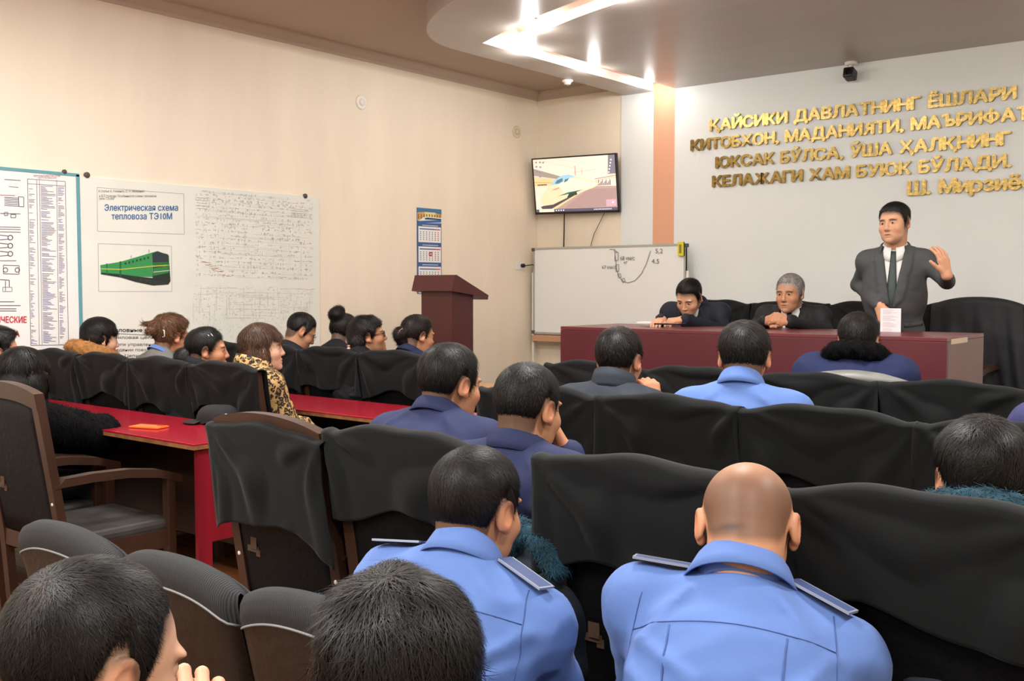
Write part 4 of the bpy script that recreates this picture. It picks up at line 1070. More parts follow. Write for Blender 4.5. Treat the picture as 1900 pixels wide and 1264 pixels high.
def collar_mesh(name, Nb, R, parent, m, rx=.072, ry=.078, stand=.038, fall=.045, gap=.25, drop=.05, thick=.003, flare=.018, pt=0.0, fold=True):
    """collar round the neck: R columns right, forward, up at the neck base"""
    n = 40; P = []; prof = 7
    for i in range(n + 1):
        a = -math.pi + gap + (2 * math.pi - 2 * gap) * i / n          # 0 = back of the neck
        fr = (1 - math.cos(a)) / 2                                       # 0 back .. 1 front
        sx, sy = math.sin(a), -math.cos(a)
        base = n3((sx * rx, sy * ry + .012, -drop * fr))
        st = stand * (1 - .25 * fr); fl = fall * (1 + pt * max(0, fr - .75) * 4)
        o = n3((sx, sy, 0))
        q = [base + o * .004 - n3((0, 0, .012)), base + n3((0, 0, st * .5)) - o * .001, base + n3((0, 0, st)) - o * .004]
        if fold: q += [base + n3((0, 0, st + .003)) + o * .001, base + n3((0, 0, st - .004)) + o * .006, base + n3((0, 0, st - fl * .55)) + o * (.006 + flare * .5), base + n3((0, 0, st - fl)) + o * (.006 + flare)]
        else: q += [base + n3((0, 0, st + .004)) + o * .006] * 1 + [base + n3((0, 0, st * .5)) + o * .012, base + n3((0, 0, 0)) + o * .014, base - n3((0, 0, .012)) + o * .015]
        for p in q: P.append(tuple(n3(Nb) + R @ p))
    mb = MB(); mb.grid(P, n + 1, prof); o = mb.build(name, m, parent, True, fix=False); solidify(o, thick); return o
def fur_ring(name, Nb, R, parent, m, rx=.085, ry=.09, r=.034, gap=.35, drop=.07, lift=.01, seed=0, num=2500, L=.022):
    pts = []
    for i in range(25):
        a = -math.pi + gap + (2 * math.pi - 2 * gap) * i / 24; fr = (1 - math.cos(a)) / 2
        pts.append(n3(Nb) + R @ n3((math.sin(a) * rx, -math.cos(a) * ry + .01, lift - drop * fr)))
    f0 = union([rc(pts[i], pts[i + 1], r, r) for i in range(24)], .01); f = lambda P: f0(P) + .004 * wav(P, 120, seed)
    lo, hi = bbox_pts(pts, r + .02); V, F = nets(f, lo, hi, .009)
    fl = lambda P, N: np.tile(n3((0, 0, -1)), (len(P), 1)) + .3 * N
    V, F = comb((V, F), strands(V, F, fl, num, L, .0022, .008, seed, jit=.6))
    return link(name, np_mesh(name, V, F), parent, m)
def on_surface(bvh, p, d):
    h = bvh.ray_cast(Vector(p), Vector(d)); return h[0], h[1]
def seam(name, bvh, pts, dirs, parent, m, r=.0012, off=.0005):
    q = []
    for p, d in zip(pts, dirs):
        h, nn = on_surface(bvh, p, d)
        if h is not None: q.append(h + nn * off)
    if len(q) > 2: return MB().tube(q, r, 6).build(name, m, parent, True)
TIMES = {}
def person(label, head, yaw=0, pitch=0, roll=0, tyaw=0, lean=.12, hipz=.56, w=1.0, skin='b', fem=0, jaw=1.0, nose=1, scale=1.0, res=.0042, tres=.013,
           hair='#15110f', prof=None, ts=.010, tt=.016, extra=(), wave=(0, 60), hnum=0, hlen=.02, hwid=.0016, hlift=.004, hdz=0, front=0, hflow='crown', hdown=0,
           top='#5f7fc4', topmat=None, puff=.0, sh=.172, sdrop=.092, belly=1.0, collar=None, collar2=None, arms=None, hands=None, mouth=0, stand=False, stubble_crease=None,
           trousers='#14151a', neck_off=(0, 0.015), neck_len=.084, suit=None, brow='#1a1412', seed=0, lips='#a4685a', legs=True, crown=(.012, -.055, .115), neck_r=.053, legtop='t', eyes=True, bald=False, vneck=None, armr=1.0, whorl=0, troll=0):
    hp = n3(head); RH = rotm(yaw, pitch, roll); RT = rotm(tyaw)
    f, r_, up = RT[:, 1], RT[:, 0], n3((0, 0, 1))
    Nb = hp - f * (.045 + neck_off[1]) + r_ * neck_off[0] - up * neck_len
    root = empty('person', (Nb[0], Nb[1], 0), 0, label, 'person')
    O = n3((Nb[0], Nb[1], 0))
    # ---------- torso skeleton
    hip = Nb - f * lean; hip[2] = hipz
    sp = unit(Nb - hip); fw = unit(f - (f @ sp) * sp); TB = np.stack([r_, fw, sp], 1)
    S = {q: Nb + r_ * q * sh - up * sdrop - fw * .012 + up * troll * q for q in (-1, 1)}
    arms = arms or {}
    J = {}
    for q in (-1, 1):
        E, W = arms.get(q, (None, None))
        E = S[q] + r_ * q * .02 - up * .24 + f * .11 if E is None else n3(E)
        W = n3((hip[0], hip[1], 0)) + r_ * q * .13 + f * .30 + up * (hipz + .14) if W is None else n3(W)
        J[q] = (E, W)
    chest = Nb - sp * .20 + fw * .004; L = np.linalg.norm(Nb - hip); abd = hip + sp * min(.2, L * .4) + fw * .015
    def torso(g, arm=True, short=False):
        s = [el(chest, (.168 + g, .112 + g, .185), TB), (el(chest + sp * .06 - fw * .01, (.172 + g, .095 + g, .11), TB), .05), (el(abd, (.155 * belly + g, .12 * belly + g, .19), TB), .06), (el(hip, (.172 + g, .13 + g, .12), TB), .06)]
        s += [(rc(Nb - sp * .11, Nb - sp * .052, neck_r * 1.12 + .016, neck_r * 1.12 + .012), .03)]
        for q in (-1, 1):
            s += [(rc(Nb - sp * .034 + r_ * q * .02 - fw * .014, S[q] + up * .005, .048 + g * .6, .048 + g), .05), (el(S[q] - up * .008, (.058 + g, .058 + g, .058 + g)), .05)]
        return s
    def sleeves(g):
        s = []
        for q in (-1, 1):
            E, W = J[q]; s += [(rc(S[q] - up * .012, E, (.056 + g) * armr, (.045 + g) * armr), .035), (rc(E, W, (.046 + g) * armr, (.036 + g) * armr), .02)]
        return s
    pts = [Nb + up * .06, hip - up * .14, hip + f * .2] + [S[q] for q in S] + [p for q in J for p in J[q]] + [chest + fw * .22, chest - fw * .2, hip - f * .2 + r_ * .2, hip - f * .2 - r_ * .2]
    lo, hi = bbox_pts(pts, .11 + puff)
    tm = topmat or M_fab(top)
    cl = union(torso(puff) + sleeves(puff), .04)
    fold = lambda P: .0075 * (np.abs(wav((P - Nb) @ TB * n3((.8, 1, .45)), 26, seed, 5)) - .7) + .003 * (np.abs(wav((P - Nb) @ TB * n3((.5, 1, 1)), 60, seed + 3, 5)) - .7)
    rg = np.random.default_rng(seed + 50); CRS = []
    for q in (-1, 1):
        for k in range(4):
            x0, z0 = q * (.17 + .02 * rg.random()), -.12 - .06 * k - .02 * rg.random(); CRS.append((x0, z0, q * (.03 + .05 * rg.random()), z0 - .03 - .10 * rg.random() + .03 * k, .0095 + .005 * rg.random(), .010 + .006 * rg.random()))
        for k in range(2): CRS.append((q * (.06 + .02 * k), -.02 - .02 * k, q * (.15 + .01 * k), -.10 - .05 * k, .007, .012))
    for k in range(3): CRS.append((-.10 + .05 * rg.random(), -.26 - .06 * k, .08 + .04 * rg.random(), -.30 - .05 * k - .04 * rg.random(), .009, .013))
    def crease(P):
        q = (P - Nb) @ TB; d = 0
        for (x0, z0, x1, z1, am, wd) in CRS:
            ax, az = x1 - x0, z1 - z0; t = np.clip(((q[:, 0] - x0) * ax + (q[:, 2] - z0) * az) / (ax * ax + az * az), 0, 1)
            dx, dz = q[:, 0] - x0 - t * ax, q[:, 2] - z0 - t * az; d = d + am * np.sin(np.pi * np.clip(t, .05, 1)) ** .5 * np.exp(-(dx * dx + dz * dz) / wd ** 2)
        return d
    fold0 = fold; fold = lambda P: fold0(P) - crease(P) * (1 if not suit else .4)
    if suit:
        # jacket opened in a V over a shirt
        btn = suit.get('btn', .36)
        def vee(P):
            q = (P - Nb) @ TB; z = -q[:, 2]; hw = suit.get('w', .075) * np.clip((btn - z) / btn, -.2, 1.0); return np.maximum(np.abs(q[:, 0]) - hw, -(q[:, 1] - .0))
        def jac(P):
            q = (P - Nb) @ TB; z = -q[:, 2]; hw = suit.get('w', .075) * np.clip((btn - z) / btn, 0, 1)
            x = np.abs(q[:, 0]) - hw; lw = .062 * sst(btn - z, 0, .1) * (z > -.03); lap = sst(x, -.004, .0) * (1 - sst(x - lw, -.006, .0)) * sst(q[:, 1], 0, .03) * (z < btn)
            return cl(P) - .010 * lap + .5 * fold(P)
        field = cut(jac, vee, .004)
    else: field = lambda P: cl(P) + fold(P)
    V, F = nets(field, lo, hi, tres)
    if vneck is not None: pass
    tor = link('jacket' if suit or puff > .008 else 'shirt', np_mesh('top', V - O, F), root, tm)
    bvh = BVHTree.FromPolygons([Vector(v) for v in V - O], [tuple(int(i) for i in q) for q in F]) if collar or suit or True else None
    CTX = dict(root=root, O=O, Nb=Nb, R=TB, RT=RT, S=S, J=J, bvh=bvh, f=f, r=r_, up=up, sp=sp, fw=fw, chest=chest, top=tor, hip=hip, RH=RH, hp=hp)
    if suit:
        sV, sF = nets(union(torso(puff - .012), .04), chest - .24, Nb + .09, .011)
        so = link('shirt', np_mesh('shirt', sV - O, sF), root, M_fab(suit.get('shirt', '#e6e6e4'), .7, .1))
        if suit.get('tie'):
            sb = BVHTree.FromPolygons([Vector(v) for v in sV - O], [tuple(int(i) for i in q) for q in sF]); P = []
            for i in range(13):
                t = i / 12; z = -.03 - (btn - .02) * t; hw = .017 if t < .08 else (.013 + .026 * t)
                for u in (-1, -.5, 0, .5, 1):
                    h, nn = on_surface(sb, (Nb - O) + TB @ n3((u * hw, .35, z)), -fw)
                    if h is None: h = Vector((Nb - O) + TB @ n3((u * hw, .12, z))); nn = Vector(fw)
                    P.append(h + Vector(fw) * (.006 + .003 * (1 - u * u) + (.006 if t < .1 else 0)))
            mb = MB(); mb.grid(P, 13, 5); solidify(mb.build('tie', M_fab(suit['tie'], .5, .05), root, True, fix=False), .003)
    # ---------- head, neck and hands: one body mesh
    neck_l = RH.T @ (Nb - hp - sp * .05 + fw * .008) / scale
    hf = head_field(neck_l, w, fem, jaw, neck_r, True, mouth)
    z0 = min(-.16, neck_l[2] - .09)
    V, F = nets(hf, (min(-.115, neck_l[0] - .09), min(-.17, neck_l[1] - .10), z0), (max(.115, neck_l[0] + .09), .135, .135), res)
    base = n3(lin(SKIN[skin])[:3]); C = np.tile(base, (len(V), 1))
    lipm = np.exp(-(((V[:, 0]) / .02) ** 2 + ((V[:, 2] + .066) / .009) ** 2)) * sst(V[:, 1], .085, .095)
    C = C * (1 - .6 * lipm[:, None]) + n3(lin(lips)[:3]) * .6 * lipm[:, None]
    ck = np.exp(-(((np.abs(V[:, 0]) - .045) / .022) ** 2 + ((V[:, 2] + .03) / .022) ** 2)) * sst(V[:, 1], .03, .06)
    C = C * (1 + ck[:, None] * n3((.10, -.06, -.08)))
    ea = sst(np.abs(V[:, 0]), .079 * w, .088 * w); C = C * (1 + ea[:, None] * n3((.12, -.05, -.06)))
    if eyes:
        by = np.exp(-(((np.abs(V[:, 0]) - .032) / .019) ** 4 + ((V[:, 2] - .0275 + .12 * np.abs(np.abs(V[:, 0]) - .03)) / .0045) ** 2)) * sst(V[:, 1], .06, .075)
        by = np.clip(by * 1.3, 0, 1) * (.5 if fem else .9); C = C * (1 - by[:, None]) + n3(lin(brow)[:3]) * by[:, None]
    if stubble_crease:
        m = hair_mask(V, prof or HL_M, hdz); k = sst(m, -.006, .02) * stubble_crease[1] * (1 - .55 * sst(V[:, 2], .05, .11)); C = C * (1 - k[:, None]) + n3(lin(stubble_crease[0])[:3]) * k[:, None]
        if len(stubble_crease) > 2:
            for (cx, cz, sx, sz, a) in stubble_crease[2]:  # shade of the nape crease, painted into the skin colour
                k = a * np.exp(-(((V[:, 0] - cx) / sx) ** 2 + ((V[:, 2] - cz) / sz) ** 2)) * sst(-V[:, 1], .03, .06); C = C * (1 - k[:, None]) + n3(lin(stubble_crease[0])[:3]) * k[:, None]
    else:
        m = hair_mask(V, prof or HL_M, hdz) + .004 * wav(V, 90, 3); k = sst(m, -.026, .006) * .8; C = C * (1 - k[:, None]) + n3(lin(hair)[:3]) * k[:, None]
    toW = lambda v: (v * scale) @ RH.T + hp - O
    BV, BF, BC = [toW(V)], [F], [C]; nv = len(V)
    hands = hands if hands is not None else {}; isl = []
    for q in (-1, 1):
        E, W = J[q]; h = hands.get(q, {})
        if h is None: continue
        fd = h.get('fwd', unit(W - E)); nm = h.get('nrm', up); sc = h.get('sc', 1.0)
        pr = hand_parts(W + unit(W - E) * .012, fd, nm, h.get('thumb_side', -q), h.get('curl', (.35, .4, .3)), h.get('thumb', (.5, .5)), h.get('spread', .05), sc)
        pr.append((rc(E + (W - E) * .35, W + unit(W - E) * .01, .036, .0245 * sc), .02))
        hv = h.get('res', .0065); wv = W + unit(W - E) * .012
        a, b = bbox_pts([E + (W - E) * .35, wv, wv + unit(fd) * .2 * sc], .06)
        a = np.minimum(a, wv - .11 * sc - 0 * a); b = np.maximum(b, wv + .11 * sc)
        hV, hF = nets(union(pr, .008), a, b, hv)
        isl.append((q, len(BV))); BV.append(hV - O); BF.append(hF + nv); nv += len(hV)
        cc = np.tile(base, (len(hV), 1)); tip = np.zeros(len(hV)); BC.append(cc * n3((1.03, .97, .96)))
    for q, i in isl:                       # the arms inside the sleeves join hands and neck into one surface
        E, W = J[q]; base_o = [0, len(BV[0])] if i == 1 else [0, sum(len(b) for b in BV[:i])]
        def nearest(k, p):
            c = BV[k][BF[k] - base_o[1 if k else 0]].mean(1); return int(np.argmin(((c - p) ** 2).sum(1)))
        a = nearest(0, Nb - O - sp * .06 + r_ * q * .04); b = nearest(i, E + (W - E) * .35 - unit(W - E) * .03 - O)
        ra, rb = BF[0][a], BF[i][b]; BF[0] = np.delete(BF[0], a, 0); BF[i] = np.delete(BF[i], b, 0)
        rings = [ra]; nn0 = sum(len(v) for v in BV)
        ring = []
        for p in (S[q] - O - up * .02, E - O):
            ring.append(np.stack([p + f * .02, p + up * .02, p - f * .02, p - up * .02])); rings.append(np.arange(4) + nn0); nn0 += 4
        rings.append(rb[::-1]); BV.append(np.concatenate(ring)); BC.append(np.tile(base, (8, 1)))
        BF.append(np.concatenate([np.stack([A_, np.roll(A_, -1), np.roll(B_, -1), B_], 1) for A_, B_ in zip(rings[:-1], rings[1:])]))
    body = link('body', np_mesh('body', np.concatenate(BV), np.concatenate(BF), np.concatenate(BC)), root, M_skin)
    if eyes:
        for q in (-1, 1):
            c = toW(n3([(q * .032, .0795, .0065)]))[0]; b = unit(RH[:, 1])
            M = Matrix.Translation(c) @ Matrix(RH.tolist()).to_4x4() @ Matrix.Rotation(-math.pi / 2, 4, 'X')
            e = MB().lathe([(.0118 * math.cos(t), .0118 * math.sin(t)) for t in [-.5 + i * .2 for i in range(11)]], n=12, M=M).build('eye', mat('eye_white', '#d8d2ca', rough=.2), body, True)
            MB().lathe([(.0062, .0118 * .90), (.005, .0122), (.0005, .0126)], n=10, M=M).build('iris', mat('iris_brown', '#1c100a', rough=.15), e, True)
    # ---------- hair
    if not bald:
        pf = prof or HL_M
        hfld = hair_field(w, fem, pf, ts, tt, extra, wave, seed, jaw, hdz, front)
        exlo = n3((-.13, -.16, -.14)); exhi = n3((.13, .13, .17))
        if extra: exlo = n3((-.19, -.25, -.34)); exhi = n3((.19, .16, .24))
        V, F = nets(hfld, exlo, exhi, max(.0035, res * .95))
        core = union(head_core(w, fem, jaw), .03)
        fm = core(V[F].mean(1)) > -.0035; F = F[fm]            # drop what lies under the skin
        C_ = n3(crown)
        def flow(P, N):
            d = P - C_; d = d / (np.linalg.norm(d, axis=1)[:, None] + 1e-6)
            if hflow == 'forward': d = d + n3((.2, .9, 0))
            if hflow == 'side': d = d + n3((.9, .25, 0))
            return d + n3((0, 0, -hdown)) - .0 * N + .35 * np.stack([wav(P, 45, seed + i, 4) for i in range(3)], 1)
        if hnum:
            kp = lambda P: (core(P) > -.001).astype(float) * sst(hair_mask(P, pf, hdz), -.002, .01) if not extra else (core(P) > -.001).astype(float)
            V0 = len(V); V, F = comb((V, F), strands(V, F, flow, hnum, hlen, hwid, hlift, seed, kp))
        else: V0 = len(V)
        hc = n3(lin(hair)[:3]); rg = np.random.default_rng(seed); mul = np.ones(len(V)) * .75
        mul[:V0] *= 1 + .25 * wav(V[:V0] * n3((1, 1, .5)), 150, seed)
        if len(V) > V0: mul[V0:] = np.repeat(np.exp(rg.normal(.05, .5, (len(V) - V0) // 8)), 8)
        HC = hc[None] * mul[:, None] + (.008 * (mul > 2))[:, None]
        if whorl:
            k = whorl * np.exp(-((V - (C_ + n3((0, -.01, -.012)))) ** 2).sum(1) / .016 ** 2) * (np.arange(len(V)) < V0); HC = HC * (1 - k[:, None]) + base * .8 * k[:, None]
        link('hair', np_mesh('hair', toW(V), F, HC), root, M_hairv)
    elif hnum:
        V, F = nets(hf, (-.1, -.13, -.1), (.1, .12, .14), .006)
        kp = lambda P: sst(hair_mask(P, prof or HL_M, hdz), 0, .02)
        V, F = strands(V, F, lambda P, N: (P - n3(crown)) + 0 * N, hnum, hlen, hwid, hlift, seed, kp)
        link('hair', np_mesh('hair', toW(V), F), root, M_hair(hair))
    # ---------- collar
    for cdef in (collar, collar2):
        if not cdef: continue
        cd = dict(cdef); kind = cd.pop('kind', 'shirt'); cm = cd.pop('mat', tm); dx = cd.pop('up', .0)
        if kind == 'fur': fur_ring('fur_collar', Nb - O + sp * dx, TB, root, cm, seed=seed, **cd)
        else: collar_mesh('collar', Nb - O + sp * dx, TB, root, cm, **cd)
    # ---------- legs
    if legs:
        s = []
        if stand:
            for q in (-1, 1): s += [(rc(hip + r_ * q * .09, hip + r_ * q * .10 - up * .42, .088, .066), .03), (rc(hip + r_ * q * .10 - up * .42, n3((hip[0], hip[1], POD + .08)) + r_ * q * .1, .064, .052), .02)]
            fz = POD
        else:
            fz = 0 if hipz < .7 else POD
            for q in (-1, 1):
                kn = hip + r_ * q * .11 + f * .40 - up * .03; ft = kn + f * .02; ft[2] = fz + .09
                s += [(rc(hip + r_ * q * .085, kn, .085, .062), .03), (rc(kn, ft, .06, .048), .02)]
        P = [hip - up * .1, hip + up * .1 - f * .15, hip + r_ * .2, hip - r_ * .2, n3((hip[0], hip[1], fz + .06)), hip + (f * .5 if not stand else f * .1)]
        lo, hi = bbox_pts(P, .1); lo[2] = fz + .05
        V, F = nets(union(s, .03), lo, hi, .022)
        link('trousers', np_mesh('trousers', V - O, F), root, M_fab(trousers))
        for q in (-1, 1):
            ft = (n3((hip[0], hip[1], fz)) + r_ * q * .1) if stand else (hip + r_ * q * .11 + f * .42); ft[2] = fz
            V, F = nets(union([rc(ft + up * .045 - f * .03, ft + up * .035 + f * .17, .045, .036), (rc(ft + up * .05, ft + up * .11, .045, .05), .02)], .03), ft - .16 + f * .05, ft + .16 + f * .1 + up * .1, .016)
            V[:, 2] = np.maximum(V[:, 2], fz + .002)
            link('shoe', np_mesh('shoe', V - O, F), root, mat('shoe_black', '#0e0e10', rough=.35))
    return CTX
# ================================================================== the people in the photograph
def H(px, py, y): return at(px, py, y=y)
def leopard():
    m = mat('leopard_fabric', '#a8824c', rough=.85)
    N, L = m.node_tree.nodes, m.node_tree.links; b = N['Principled BSDF']
    tc = N.new('ShaderNodeTexCoord'); ns = N.new('ShaderNodeTexNoise'); ns.inputs['Scale'].default_value = 25; L.new(tc.outputs['Object'], ns.inputs['Vector'])
    mx = N.new('ShaderNodeMix'); mx.data_type = 'RGBA'; mx.inputs[0].default_value = .06; L.new(tc.outputs['Object'], mx.inputs[6]); L.new(ns.outputs['Color'], mx.inputs[7])
    v = N.new('ShaderNodeTexVoronoi'); v.inputs['Scale'].default_value = 46; L.new(mx.outputs[2], v.inputs['Vector'])
    rp = N.new('ShaderNodeValToRGB'); cr = rp.color_ramp; cr.interpolation = 'EASE'
    cr.elements[0].position = .18; cr.elements[0].color = lin('#8a6a3c'); cr.elements[1].position = .3; cr.elements[1].color = lin('#1a130e')
    e = cr.elements.new(.5); e.color = lin('#241a12'); e = cr.elements.new(.6); e.color = lin('#b8925a'); e = cr.elements.new(.8); e.color = lin('#c09c66')
    L.new(v.outputs['Distance'], rp.inputs[0]); L.new(rp.outputs[0], b.inputs['Base Color']); return m
M_leo = leopard()
M_blue = mat('uniform_blue', '#5874b0', rough=.75, var=.05, vscale=4, bump=.35, bscale=6, spec=.25, sheen=.1)
M_seamb = mat('uniform_seam', '#3a5288', rough=.8)
M_navy = mat('suit_navy', '#272e50', rough=.75, var=.08, vscale=5, bump=.2, bscale=6, spec=.25)
M_navyj = mat('jacket_navy', '#20284c', rough=.8, var=.08, vscale=6, bump=.35, bscale=9, spec=.25)
M_gsuit = mat('suit_grey', '#45484b', rough=.7, var=.06, vscale=5, bump=.2, bscale=6, spec=.3)
M_bsuit = mat('suit_black', '#1c1d20', rough=.7, var=.06, vscale=5, bump=.2, bscale=6, spec=.3)
M_slate = mat('vest_slate', '#262c36', rough=.7, var=.1, vscale=6, bump=.4, bscale=9, spec=.3)
M_dknavy = mat('jacket_dark_navy', '#161c28', rough=.7, var=.1, vscale=6, bump=.35, bscale=8, spec=.3)
M_blackf = mat('fur_black', '#060607', rough=.8, var=.3, vscale=30, spec=.12)
M_tealf = mat('fur_teal', '#173f4e', rough=.9, var=.4, vscale=40)
M_tanf = mat('fur_tan', '#b07a45', rough=.95, var=.25, vscale=30)
M_ep = mat('epaulette_blue', '#31426e', rough=.6); M_epe = mat('epaulette_edge', '#8f97aa', rough=.4, metal=.3)
M_frame_gl = mat('glasses_frame', '#15100f', rough=.3)

def uniform_details(C, yoke=True):
    """collar, yoke seam, shoulder seams, epaulettes of a light blue uniform shirt"""
    Nb, R, root, O, bvh, S, fw, sp, r_ = (C[k] for k in ('Nb', 'R', 'root', 'O', 'bvh', 'S', 'fw', 'sp', 'r'))
    B = Nb - O
    pts = [B + R @ n3((u * .22, -.5, -.105 - .02 * u * u)) for u in np.linspace(-.8, .8, 26)]
    seam('yoke_seam', bvh, pts, [fw] * 26, root, M_seamb)
    for q in (-1, 1):
        pts = [B + R @ n3((q * (.168 + .012 * math.sin(t * 3)), -.5, -.05 - .22 * t)) for t in np.linspace(0, 1, 16)]
        seam('sleeve_seam', bvh, pts, [fw] * 16, root, M_seamb)
        pts = [B + R @ n3((q * (.10 - .004 * t), -.5, -.115 - .25 * t)) for t in np.linspace(0, 1, 14)]
        seam('pleat', bvh, pts, [fw] * 14, root, M_seamb, .0018)
        a = B + R @ n3((q * .092, -.005, .5)); b = B + R @ n3((q * .178, -.015, .5))
        ha, na = on_surface(bvh, a, -sp); hb, nb_ = on_surface(bvh, b, -sp)
        if ha is None or hb is None: continue
        hb = hb + Vector(r_ * q) * .01 + Vector((0, 0, .006)); ha = ha + Vector((0, 0, .003))
        ax = (hb - ha).normalized(); n_ = (na + nb_).normalized(); yv = n_.cross(ax).normalized(); n_ = ax.cross(yv).normalized()
        M = Matrix((ax.to_4d(), yv.to_4d(), n_.to_4d(), (0, 0, 0, 1))).transposed(); M.translation = ha
        M = Matrix.Translation(ha) @ Matrix((ax, yv, n_)).transposed().to_4x4(); L = (hb - ha).length
        e = MB().box((0, -.023, .001), (L + .012, .023, .006), M=M, bev=.002).build('epaulette', M_ep, root)
        MB().box((.004, -.024, .002), (L + .013, -.021, .0066), M=M).box((.004, .021, .002), (L + .013, .024, .0066), M=M).box((L + .009, -.023, .002), (L + .013, .023, .0066), M=M).build('edge_trim', M_epe, e)
def band(C, name, zc, hgt, m, hw=.30, dz=0):
    """strip lying on the back of a garment"""
    B = C['Nb'] - C['O']; P = []
    for u in np.linspace(-1, 1, 30):
        for k in (0, .5, 1):
            h, nn = on_surface(C['bvh'], B + C['R'] @ n3((u * hw, -.6, zc - hgt * k - dz * u * u)), C['fw'])
            if h is None: h, nn = (Vector(P[-1]) if P else Vector(B)), Vector((0, 0, 0))
            P.append(h + nn * .003)
    mb = MB(); mb.grid(P, 30, 3); o = mb.build(name, m, C['root'], True, fix=False); solidify(o, .002); return o
def glasses(C, m=M_frame_gl, rad=.021, thick=.0022):
    RH, hp, O = C['RH'], C['hp'], C['O']; T = lambda p: tuple(RH @ n3(p) + hp - O); mb = MB()
    for q in (-1, 1):
        mb.tube([T((q * .033 + rad * 1.15 * math.cos(t), .104 - .004 * abs(math.cos(t)), .004 + rad * .85 * math.sin(t))) for t in np.linspace(0, 2 * math.pi, 17)], thick, 6)
        mb.tube([T((q * .057, .100, .010)), T((q * .076, .06, .010)), T((q * .081, .0, .012))], thick, 6)
    mb.tube([T((-.010, .107, .008)), T((0, .110, .010)), T((.010, .107, .008))], thick, 6)
    g = mb.build('glasses', m, C['root'], True); return g
def clip(C, pts, r, m, name='hair_clip'):
    T = lambda p: tuple(C['RH'] @ n3(p) + C['hp'] - C['O'])
    return MB().tube([T(p) for p in pts], r, 6).build(name, m, C['root'], True)
def fur_over(C, m, num, L, seed=0):
    me = C['top'].data; n = len(me.vertices); V = np.zeros(n * 3); me.vertices.foreach_get('co', V); V = V.reshape(-1, 3)
    F = np.array([p.vertices[:] for p in me.polygons]); fl = lambda P, N: np.tile(n3((0, 0, -1.)), (len(P), 1))
    sV, sF = strands(V, F, fl, num, L, .003, .012, seed, jit=.5); link('fur', np_mesh('fur', sV, sF), C['root'], m)
def two(a, b, f=.5): return n3(a) * (1 - f) + n3(b) * f
BLK = '#15110f'
SHC = dict(kind='shirt', stand=.042, fall=.050, rx=.068, ry=.074, gap=.3, drop=.045, mat=M_blue, up=.012, flare=.022)
SUITC = dict(kind='suit', stand=.034, fall=.05, rx=.080, ry=.085, gap=.55, drop=.03, flare=.016, up=-.004)

# ---- near row, seen from behind
h = n3(H(172, 1243, .62)); kn = n3(H(374, 1316, .80)); wr = kn - n3((.005, .0, .092))
C = person('person at the lower left corner with a fist raised to the mouth', h, yaw=-2, pitch=-14, tyaw=5, lean=.16, skin='e', res=.0032, top='#15161a', puff=.01, hair=BLK, ts=.0065, tt=.0085, whorl=.8, hnum=14000, hlen=.016, hwid=.0009, hlift=.0022, hdown=.25,
    arms={1: (wr + n3((.12, .10, -.24)), wr)}, hands={1: dict(fwd=(-.05, .05, 1), nrm=(.87, -.48, .1), curl=((.7, 1.4, .9), (.85, 1.45, .9), (1.0, 1.45, .9), (1.15, 1.4, .9)), thumb=(.4, .9), thumb_side=-1, res=.003, sc=1.05, spread=.10), -1: None}, crown=(.01, -.075, .09), seed=1, hdz=.004)
h = n3(H(735, 1290, .88))
C = person('person in dark top at the bottom edge, seen from behind', h, yaw=33, pitch=-12, tyaw=20, lean=.18, scale=1.07, hdz=-.02, skin='d', res=.0032, top='#17181c', puff=.01, hair=BLK, ts=.012, tt=.022, wave=(.0035, 75), hnum=13000, hlen=.040, hwid=.0013, hlift=.008, seed=2, crown=(.01, -.045, .12), collar=SUITC, hands={-1: None, 1: None})
# ---- blue shirts
h = n3(H(884, 950, 1.62))
C = person('person in light blue uniform shirt with epaulettes, face turned aside', h, yaw=4, pitch=-8, tyaw=14, lean=.16, troll=-.025, skin='d', res=.0032, tres=.0085, topmat=M_blue, puff=.006, sh=.17, hair=BLK, ts=.010, tt=.015, whorl=.5, hnum=13000, hlen=.020, hwid=.0010, hlift=.0022, hdown=.6, collar=SHC, seed=3, crown=(-.005, -.075, .09), belly=1.05)
uniform_details(C)
h = n3(H(1386, 982, 1.80))
C = person('person in light blue uniform shirt with bowed head, seen squarely from behind', h, yaw=25, pitch=-30, tyaw=18, lean=.22, troll=-.03, w=1.09, jaw=1.25, neck_r=.066, skin='d', res=.0032, tres=.0085, topmat=M_blue, puff=.008, sh=.185, belly=1.15, bald=True, hair='#2a211c', hnum=0, stubble_crease=('#3a2c25', .72, [(-.028, -.028, .026, .007, .75)]), collar=dict(SHC, rx=.082, ry=.088, stand=.046, fall=.05), neck_len=.085, seed=4, hdz=.014, neck_off=(0, .03), sdrop=.085)
uniform_details(C)
